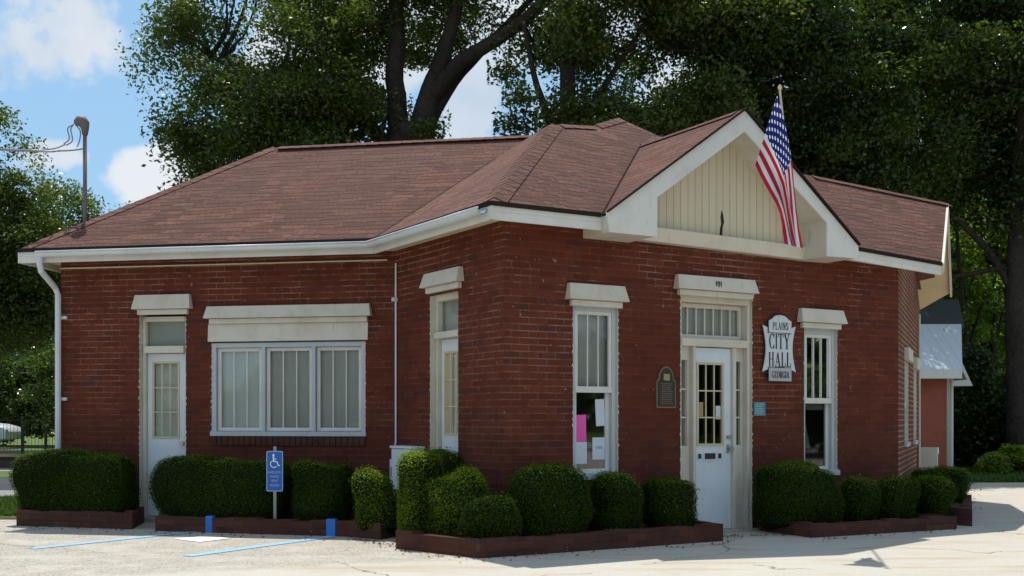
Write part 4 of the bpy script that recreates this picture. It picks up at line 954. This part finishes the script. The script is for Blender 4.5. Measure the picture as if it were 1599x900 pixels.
# painted lines on the pavement
def stripe(a, b_, wd, m, z_=.009):
    a, b_ = Vector(a), Vector(b_); d_ = (b_-a).normalized(); n_ = Vector((-d_.y, d_.x))*wd/2
    sheet('parking_line', [a-n_, b_-n_, b_+n_, a+n_], z_, m)
stripe((-3.38, 12.80), (-4.62, 10.95), .13, 'line_blue'); stripe((-1.90, 12.12), (-2.95, 10.35), .13, 'line_blue')
sheet('painted_patch', [(-3.52, 11.84), (-3.16, 11.53), (-2.93, 11.90), (-3.26, 12.10)], .010, 'line_white')

# ------------------------------------------------------------------ annex building behind, right
an = empty('annex_building', (7.4, 27, 0), 'small red walled outbuilding with white metal roof behind the right corner', 'building')
MB().box(5.0, 9.42, 24.7, 29.5, -.1, 2.25).build('wall', 'annex_wall', an); MB().box(9.425, 9.62, 24.9, 29.5, -.1, 2.25).build('wall', 'trim_cream', an)
MB().hexa([(4.8, 24.35, 2.26), (9.62, 24.35, 2.26), (10.25, 26.0, 3.35), (4.8, 26.0, 3.35), (4.8, 24.35, 2.32), (9.62, 24.35, 2.32), (10.25, 26.0, 3.42), (4.8, 26.0, 3.42)]).build('roof', 'standing_seam', an, uv=True)
MB().box(4.8, 9.60, 24.31, 24.345, 2.12, 2.31).build('fascia', 'trim_white', an)
b = MB(); b.prism([(9.725, 24.35, 2.10), (9.725, 26.3, 3.5), (9.725, 28.3, 2.10)], [(9.76, 24.35, 2.10), (9.76, 26.3, 3.5), (9.76, 28.3, 2.10)]); b.build('gable_end', 'trim_cream', an)
b = MB(); b.tube([(9.50, 24.62, 2.2), (9.50, 24.62, .0)], .035, 6); b.build('downspout', 'trim_white', an)
MB().hexa([(5.0, 26.05, 3.35), (10.35, 26.05, 3.35), (10.35, 28, 3.35), (5.0, 28, 3.35), (5.0, 26.6, 4.05), (10.42, 26.6, 4.05), (10.42, 28, 4.05), (5.0, 28, 4.1)]).build('upper_roof', 'green_metal', an)
MB().hexa([(9.76, 25.6, 2.0), (10.35, 25.6, 2.0), (10.35, 28, 2.0), (9.76, 28, 2.0), (9.76, 25.7, 3.3), (9.80, 25.7, 3.3), (9.80, 28, 3.3), (9.76, 28, 3.3)]).build('lean_to', 'trim_white', an)

# ------------------------------------------------------------------ fence and car, left
fe = empty('iron_fence', (-15, 36, 0), 'thin black iron railing fence across the railway verge at far left', 'fence')
b = MB(); 
for z_ in (.25, 1.12): b.box(-24, -8, 38.98, 39.02, z_-.02+.1, z_+.02+.1)
b.build('rail', 'dark_metal', fe)
b = MB()
for i in range(134): x = -24+i*.12; b.box(x-.005, x+.005, 38.995, 39.005, .1, 1.2)
b.build('pickets', 'dark_metal', fe)
for i, x in enumerate((-22, -19.4, -16.75, -15.93-.02, -13.2, -10.5)): MB().box(x-.035, x+.035, 38.95, 39.05, 0, 1.35 if i != 3 else .9).build('post', 'dark_metal', fe)
cr_ = empty('parked_car', (-23, 48, 0), 'pale silver car front parked beyond the fence, cut off by the left edge', 'car')
prof = [(-26.2, .35), (-21.6, .35), (-21.05, .42), (-20.98, .72), (-21.12, .92), (-21.6, 1.05), (-22.3, 1.12), (-22.9, 1.2), (-23.6, 1.68), (-25.4, 1.72), (-26.1, 1.2)]
b = MB().prism([(x, 47.3, z_) for x, z_ in prof], [(x, 49.0, z_) for x, z_ in prof]); b.build('body', 'car_paint', cr_, bevel=.05, smooth=True)
b = MB().prism([(x, 47.27, z_) for x, z_ in [(-22.98, 1.2), (-23.6, 1.6), (-25.2, 1.62), (-25.7, 1.2)]], [(x, 47.29, z_) for x, z_ in [(-22.98, 1.2), (-23.6, 1.6), (-25.2, 1.62), (-25.7, 1.2)]]); b.build('side_window', 'dark_metal', cr_)
for x in (-21.75, -25.2):
    wl = MB().tube([(x, 47.22, .33), (x, 47.5, .33)], .33, 20).build('wheel', 'tyre', cr_); MB().tube([(x, 47.20, .33), (x, 47.23, .33)], .18, 14).build('rim', 'grey_metal', wl)
    MB().tube([(x, 47.25, .36), (x, 47.29, .36)], .42, 20).build('wheel_arch', 'tyre', cr_)
MB().box(-21.15, -20.99, 47.28, 47.5, .68, .82).build('headlight', 'sign_white', cr_)

# ------------------------------------------------------------------ trees
def limb(b, pts, rad, seg=7, jig=.12, sub=4, r=None):
    P_ = [Vector(p) for p in pts]; out = []; rr = []
    for i in range(len(P_)-1):
        for k in range(sub):
            t_ = k/sub; p0_ = P_[max(i-1, 0)]; p1_, p2_ = P_[i], P_[i+1]; p3_ = P_[min(i+2, len(P_)-1)]
            q = .5*((2*p1_)+(p2_-p0_)*t_+(2*p0_-5*p1_+4*p2_-p3_)*t_*t_+(3*p1_-p0_-3*p2_+p3_)*t_**3)
            if i+k: q = q+Vector(r.normal(0, jig*rad[i], 3).tolist())
            out.append(q); rr.append(rad[i]*(1-t_)+rad[i+1]*t_)
    out.append(P_[-1]); rr.append(rad[-1]); b.tube(out, rr, seg)
    return out
def tree(name, label, x, y, limbs, crowns, nclump, per, leaf, m, seed, cat='tree', group='trees behind the building', csize=.6, branches=40, flat=.6, hole=.0, back=.0):
    r = np.random.default_rng(seed); e = empty(name, (x, y, 0), label, cat, group)
    b = MB(); nodes = []
    for pts, rad in limbs:
        o_ = limb(b, [(p[0]+x, p[1]+y, p[2]) for p in pts], rad, 9, .10, 5, r); nodes += [q for q in o_ if q.z > 2.2] or o_
    crowns = [(c[0], c[1]+back, *c[2:]) for c in crowns]
    cs_ = []
    vol = [c[3]*c[4]*c[5] for c in crowns]; vol = np.array(vol)/sum(vol)
    ph = r.uniform(0, 6, 3)
    tries = 0
    while len(cs_) < nclump:
        c = crowns[r.choice(len(crowns), p=vol)]; d = r.normal(size=3); d /= np.linalg.norm(d); rad = r.random()**(1/2.6)
        q = np.array(c[:3])+d*rad*np.array(c[3:])
        nz = mnoise.noise(Vector((q[0]*.55+seed*3.1, q[1]*.25, q[2]*.62)))
        if nz < hole-.22: continue
        wx_, wy_ = x+q[0]+SH.x*(q[2]-2.9), y+q[1]+SH.y*(q[2]-2.9)      # leave openings through which the sun reaches the outbuilding roof and the lawn
        if 8.3 < wx_ < 10.6 and 24.0 < wy_ < 26.6 and q[2] > 3.5 and r.random() < .88: continue
        wx_, wy_ = x+q[0]+SH.x*q[2], y+q[1]+SH.y*q[2]
        if 10.5 < wx_ < 16 and 22.0 < wy_ < 27 and q[2] > 2 and r.random() < .6: continue
        cs_.append(q)
    cs_ = np.array(cs_)
    wpos = cs_+np.array([x, y, 0])
    idx = r.choice(len(cs_), min(branches, len(cs_)), replace=False)
    NA = np.array([tuple(q) for q in nodes])
    for i in idx:
        tgt = wpos[i]; dz = NA-tgt; dist = np.linalg.norm(dz*np.array([1, 1, .8]), axis=1)+np.where(NA[:, 2] > tgt[2]+.3, 3, 0); s_ = NA[np.argmin(dist)]
        mid = (s_+tgt)/2+np.array([0, 0, -.08*np.linalg.norm(tgt-s_)])+r.normal(0, .15, 3); L = np.linalg.norm(tgt-s_)
        limb(b, [s_, mid, tgt], [min(.09, .018*L+.015), .03, .008], 5, .4, 4, r)
    b.build('trunk', 'bark', e, smooth=True)
    n = nclump*per; ci = np.repeat(np.arange(nclump), per); sz = r.uniform(.6, 1.35, nclump)[ci]*csize
    # each clump: a drooping umbrella of sprigs
    off = np.clip(r.normal(0, 1, (n, 3)), -1.7, 1.7); off *= (sz*.66)[:, None]; off[:, 2] *= flat; off[:, 2] -= .18*(off[:, 0]**2+off[:, 1]**2)/csize
    P = cs_[ci]+off
    N = r.normal(0, .75, (n, 3)); N[:, 2] += .75; N /= np.linalg.norm(N, axis=1)[:, None]
    ct = r.normal(.42, .16, nclump)[ci]; tint = np.clip(ct+r.normal(0, .16, n), 0, 1); size = leaf*r.uniform(.6, 1.35, n)
    me = leaf_mesh('crown', P, N, size, m, tint, .55); o = bpy.data.objects.new('crown', me); col.objects.link(o); o.parent = e
    return e
# the big oak behind the roof: trunk forks above the ridge
tree('oak_tree', 'big oak with forked dark trunk rising above the ridge, left of the sky gap', -2.34, 26,
     [([(0, 0, -.2), (.02, 0, 3), (0, 0, 6.0), (-.05, 0, 8.0)], [.62, .52, .50, .40]), ([(-.15, 0, 6.8), (-.28, 0, 8.6), (-.32, .1, 10.5), (-.3, .2, 13.5)], [.32, .22, .19, .10]),
      ([(.1, 0, 6.6), (.30, 0, 8.0), (.62, .1, 9.2), (.95, 0, 10.2), (1.3, 0, 11.8)], [.38, .30, .22, .16, .08]), ([(.5, 0, 8.6), (1.2, -.2, 9.35), (2.2, -.4, 9.9), (3.5, -.6, 10.9), (5, -.6, 12)], [.2, .17, .15, .12, .06]),
      ([(.25, 0, 7.6), (1.0, .2, 9.0), (2.0, .3, 10.1), (3.0, .4, 11.2)], [.16, .13, .10, .05]), ([(-.2, 0, 7.2), (-1.4, 0, 8.3), (-3.0, .2, 9.0), (-4.6, .3, 9.6)], [.2, .15, .11, .05])],
     [(-3.3, 0, 9.4, 2.5, 2.6, 3.2), (-2.4, 0, 7.5, 2.1, 2.2, 2.0), (-4.4, .2, 7.4, 1.2, 1.4, 1.5), (-.8, .5, 11.8, 3.5, 3.0, 2.0), (-1.0, 1.2, 9.0, 1.6, 1.6, 2.4), (2.4, 0, 12.6, 3.0, 2.5, 1.5), (-4.0, .3, 12.5, 2.2, 2, 1.8), (.55, -.5, 7.6, .8, .8, .9)],
     370, 480, .105, 'leaf_oak', 3, csize=.54, branches=80, hole=.13, back=.2)
tree('oak_tree', 'dark oak just right of the sky gap, behind the roof peak', 1.15, 24.5,
     [([(0, 0, -.2), (0, 0, 5), (.05, 0, 8), (.1, 0, 12.5)], [.3, .26, .18, .1]), ([(.05, 0, 7.2), (1.2, .2, 9), (2.2, .3, 10.6)], [.09, .06, .03]), ([(0, 0, 6.8), (-.6, 0, 8.4), (-.9, 0, 9.8)], [.1, .07, .04])],
     [(.6, 0, 8.2, 2.0, 2.2, 2.6), (2.2, .4, 10.0, 2.6, 2.4, 2.4), (-.2, 0, 6.6, 1.1, 1.3, 1.4), (3.2, .3, 7.2, 2.4, 2.2, 2.2), (.6, 0, 11.6, 1.9, 1.8, 1.2)],
     290, 430, .105, 'leaf_oak', 5, csize=.52, hole=.14, back=.4)
tree('oak_tree', 'dark leafy oak behind the front gable and the flag', 6.6, 26,
     [([(0, 0, -.2), (.05, 0, 4), (.4, 0, 7), (.9, 0, 9.5), (1.3, 0, 12)], [.34, .28, .19, .13, .06]), ([(.4, 0, 7), (1.6, 0, 9.2), (2.8, .2, 11.4)], [.11, .08, .04]), ([(.1, 0, 6), (-1.4, .2, 8), (-2.6, .2, 10)], [.09, .06, .03])],
     [(-1.2, 0, 8.6, 3.0, 2.6, 3.0), (1.4, 0, 8.2, 2.6, 2.4, 2.6), (0, .3, 11.6, 3.6, 2.6, 1.6), (.8, .6, 5.8, 2.2, 1.8, 1.2)],
     330, 430, .11, 'leaf_dark', 8, csize=.52, hole=.18, back=.4)
tree('oak_tree', 'tall dark oak with heavy limbs right of the flag', 10.2, 29,
     [([(0, 0, -.2), (0, 0, 5), (-.4, 0, 8), (-.6, 0, 12.5)], [.34, .28, .18, .10]), ([(-.3, 0, 7.8), (.5, 0, 10), (1.6, 0, 12)], [.15, .10, .05]), ([(0, 0, 6.5), (1.6, .1, 8.2), (3.2, .1, 8.9)], [.09, .07, .03])],
     [(-.6, 0, 8.8, 3.4, 2.8, 2.8), (2.2, 0, 10.5, 3.0, 2.8, 2.8), (-.5, 0, 12.6, 3.8, 2.6, 1.8)],
     310, 430, .115, 'leaf_dark', 13, csize=.54, hole=.20, back=.4)
tree('oak_tree', 'rightmost tree with thick dark leaning trunk beside the lawn', 11.75, 26.5,
     [([(0, 0, -.2), (0, 0, 2.2), (-.05, 0, 4.6), (.05, 0, 7), (.2, 0, 11)], [.30, .24, .22, .18, .1]), ([(-.02, 0, 4.0), (-.5, .1, 5.0), (-1.3, .2, 5.9), (-2.2, .2, 6.6)], [.10, .08, .06, .03]), ([(0, 0, 5.2), (.9, 0, 7), (1.5, 0, 9)], [.10, .07, .03]), ([(-.3, 0, 4.8), (-1.6, .4, 4.6), (-2.2, .4, 4.9)], [.06, .05, .03])],
     [(0.2, 0, 8.6, 3.2, 2.6, 2.5), (1.6, 0, 6.8, 2.0, 2.2, 1.6), (-.8, .2, 6.9, 2.2, 2.0, 1.1), (1.0, 0, 11, 2.8, 2.4, 1.8)],
     270, 430, .11, 'leaf_dark', 21, csize=.52, hole=.16, back=.5)
for i, (x, y, hgt, lean, lab) in enumerate([(13.3, 33, 8, -.5, 'slender sunlit tree, left one of three seen under the canopy at far right'), (14.3, 34, 8.5, .3, 'slender sunlit tree, middle one of three seen under the canopy'), (15.6, 33.5, 8, .6, 'slender sunlit tree, right one of three seen under the canopy')]):
    tree('slender_tree', lab, x, y, [([(0, 0, -.1), (lean*.2, 0, hgt*.35), (lean*.7, 0, hgt*.7), (lean, 0, hgt)], [.11, .09, .07, .03]), ([(lean*.2, 0, hgt*.4), (lean*.2+.6, 0, hgt*.65)], [.06, .03])],
         [(lean*.5, 0, hgt*.66, 1.6, 1.5, hgt*.32), (0, 1.2, hgt*.35, 1.5, .8, 1.6)], 90, 220, .14, 'leaf_light', 30+i, csize=.5, branches=20, back=1.5)
BG = [(4.5, 44, 13.5, 'leaf_light'), (10, 43, 13.5, 'leaf_light'), (16.5, 42, 12.5, 'leaf_light'), (22.5, 40, 13, 'leaf_light'), (19, 50, 15, 'leaf_oak'), (-4, 48, 8.5, 'leaf_oak')]
LB_ = ['distant green tree directly behind the building ridge', 'distant bright tree behind the outbuilding', 'distant bright tree seen between the trunks at right', 'distant bright tree at the right edge', 'taller distant tree beyond the bright ones', 'distant tree hidden low behind the left ridge']
for i, (x, y, hgt, m_) in enumerate(BG):
    tree('far_tree', LB_[i], x, y, [([(0, 0, -.1), (0, 0, hgt*.4), (.2, 0, hgt*.8)], [.25, .2, .08])], [(0, 0, hgt*.58, 3.2, 2.6, hgt*.42), (1, -.5, hgt*.32, 2.6, 2, hgt*.28)], 150, 260, .18, m_, 50+i, csize=.75, hole=.10, branches=15, group='distant trees')
# left trees
tree('broadleaf_tree', 'tall leafy tree at the left edge of the view', -15.3, 32,
     [([(0, 0, -.1), (.1, 0, 3), (0, 0, 6), (.1, 0, 9)], [.3, .25, .18, .06])], [(.3, 0, 7.0, 1.9, 2.0, 3.3), (1.5, 0, 5.6, 1.4, 1.6, 2.4), (.2, 0, 4.6, 2.2, 2.0, 1.6), (2.4, 0, 4.7, 1.2, 1.4, 1.4)], 250, 420, .11, 'leaf_oak', 71, csize=.48)
tree('broadleaf_tree', 'rounded tree behind the service mast, further back', -18.0, 46,
     [([(0, 0, -.1), (0, 0, 4), (.1, 0, 8.4)], [.25, .2, .06])], [(0, 0, 8.0, 2.2, 2.4, 3.0), (1.9, .3, 7.2, 1.6, 1.6, 2.4), (-2.2, 0, 6.5, 2, 2, 3.4)], 200, 300, .16, 'leaf_oak', 72, csize=.55)
tree('broadleaf_tree', 'pale rounded treetop low behind the mast foot', -14.2, 50,
     [([(0, 0, -.1), (0, 0, 4), (.1, 0, 7)], [.25, .2, .06])], [(-2.4, 0, 8.0, 2.0, 2.2, 2.6), (-3.6, 0, 7.0, 2.0, 2.2, 2.6), (-1.0, 0, 6.8, 2.4, 2.2, 2.3)], 150, 220, .2, 'leaf_light', 73, csize=.6)
tree('broadleaf_tree', 'shadowed tree behind the downspout', -12.8, 38,
     [([(0, 0, -.1), (0, 0, 3), (.1, 0, 5)], [.25, .2, .06])], [(0, 0, 3.4, 2.0, 1.8, 2.6), (-1.8, 0, 2.6, 1.6, 1.6, 1.7)], 150, 300, .13, 'leaf_dark', 74, csize=.5)
# shrubs
def shrub(x, y, rx, rz, m_, lab, seed, leaf=.12, n=60):
    tree('shrub', lab, x, y, [([(0, 0, -.05), (0, 0, rz*.6), (.1, 0, rz*1.2)], [.06, .05, .02])], [(0, 0, rz, rx, rx*.8, rz*.95)], n, 170, leaf, m_, seed, cat='shrub', group='shrubs around the lawns', csize=min(.38, rz*.42), branches=12)
shrub(11.2, 28.4, 1.1, 1.6, 'leaf_dark', 'tall dark shrub beside the outbuilding wall', 90, .12, 150); shrub(12.9, 27.8, 1.5, 1.2, 'leaf_dark', 'wide dark shrub behind the right hand trunk', 91, .13, 150)
shrub(11.9, 30.5, 1.5, 1.4, 'leaf_dark', 'deep dark shrub between outbuilding and trunk, further back', 96, .14, 150); shrub(15.0, 30.5, 1.8, 1.4, 'leaf_dark', 'dark shrub at the right edge behind the pale one', 97, .14, 130)
shrub(10.35, 24.6, .22, .28, 'leaf_light', 'small shrub at the corner of the outbuilding', 92, .08, 40); shrub(11.35, 25.6, .5, .34, 'leaf_light', 'pale low shrub on the lawn near the trunk foot', 93, .09, 50); shrub(12.4, 26.3, .7, .4, 'leaf_light', 'pale flowering shrub at the right edge of the lawn', 94, .09, 50)
for i, (x, y, rx, rz) in enumerate([(-20.5, 52, 2.4, 2.2), (-16.8, 51, 2.2, 2.4), (-24.5, 53, 2.4, 2.3), (-13.4, 53, 2.2, 2.0)]):
    shrub(x, y, rx, rz, 'leaf_dark', ['dark shrub mass right behind the car', 'dark shrub mass behind the short fence post', 'dark shrub mass left of the car', 'dark shrub mass behind the downspout'][i], 100+i, .2, 130)

# trees across the way on the right, seen mirrored in the front windows
for k_, (x, y, lab) in enumerate(((29, 8, 'dark tree standing off to the right of the pavement, nearest'), (33, 1, 'dark tree off to the right, level with the viewer'), (31, 15, 'dark tree off to the right, furthest of its row'))):
    tree('broadleaf_tree', lab, x, y, [([(0, 0, -.1), (0, 0, 3), (.1, 0, 7)], [.3, .25, .08])], [(0, 0, 5.0, 3.6, 3.6, 3.6), (0, 0, 2.2, 3.4, 3.4, 1.8)], 170, 160, .3, 'leaf_dark', 200+k_, csize=.9, branches=15, group='trees off to the right')
# distant woods all round (nobody could count them)
n = 60000; ang = rng.uniform(-math.pi, math.pi, n); rad = rng.uniform(95, 125, n); hh = rng.random(n)**.8*(9+3*np.sin(ang*23)+2*np.sin(ang*61+1))
P = np.stack([rad*np.sin(ang), rad*np.cos(ang)+15, hh], 1); N = rng.normal(0, .8, (n, 3)); N[:, 2] += .6; N /= np.linalg.norm(N, axis=1)[:, None]
o = link('distant_woods', leaf_mesh('distant_woods', P, N, rng.uniform(.9, 2.0, n), 'leaf_dark', np.clip(rng.normal(.5, .2, n), 0, 1), .7)); props(o, 'dark line of woods on the horizon', 'woods', kind='stuff')
# dead leaves and grit that collect along the planters and the building
def litter(segs, n, spread, lab):
    P = []; 
    for i in range(n):
        (a, b_) = segs[rng.integers(len(segs))]; t_ = rng.random(); o_ = abs(rng.normal(0, spread)); P.append((a[0]+(b_[0]-a[0])*t_+rng.normal(0, .05), a[1]+(b_[1]-a[1])*t_-o_, .012))
    P = np.array(P); N = rng.normal(0, .35, (n, 3)); N[:, 2] = 1; N /= np.linalg.norm(N, axis=1)[:, None]
    o = link('leaf_litter', leaf_mesh('leaf_litter', P, N, rng.uniform(.015, .05, n), 'dead_leaf', rng.random(n), .6)); props(o, lab, 'dead leaves', kind='stuff')
leaf_mat('dead_leaf', (.05, .03, .015), (.12, .07, .03), (.22, .15, .07), .1, .8, .1)
litter([((-5.8, 13.3), (-4.3, 12.88)), ((-4.0, 12.68), (-1.8, 12.08)), ((-1.7, 12.05), (-1.1, 11.2)), ((-1.12, 10.96), (-.29, 10.18)), ((-.29, 10.18), (2.16, 11.64)), ((2.2, 12.2), (3.2, 12.4)), ((3.15, 11.96), (5.05, 12.92)), ((6.0, 15), (9, 22.3))], 620, .16, 'scattered dead leaves along the planter feet')
# grass blades on the near lawns
def grass(x0, x1, y0, y1, n, lab, hmax=.09):
    X = rng.uniform(x0, x1, n); Y = rng.uniform(y0, y1, n); P = np.stack([X, Y, rng.uniform(.01, hmax*.6, n)], 1); N = rng.normal(0, 1, (n, 3)); N[:, 2] *= .25; N /= np.linalg.norm(N, axis=1)[:, None]
    o = link('grass', leaf_mesh('grass', P, N, rng.uniform(hmax*.6, hmax*1.3, n), 'grass_blade', np.clip(rng.normal(.5, .25, n), 0, 1), .25)); props(o, lab, 'grass', kind='stuff')
grass(-9.5, -5.75, 14.65, 17.7, 22000, 'short sunlit grass left of the building'); grass(8.9, 18, 22.6, 30, 45000, 'grass lawn at the right beyond the pavement', .12)
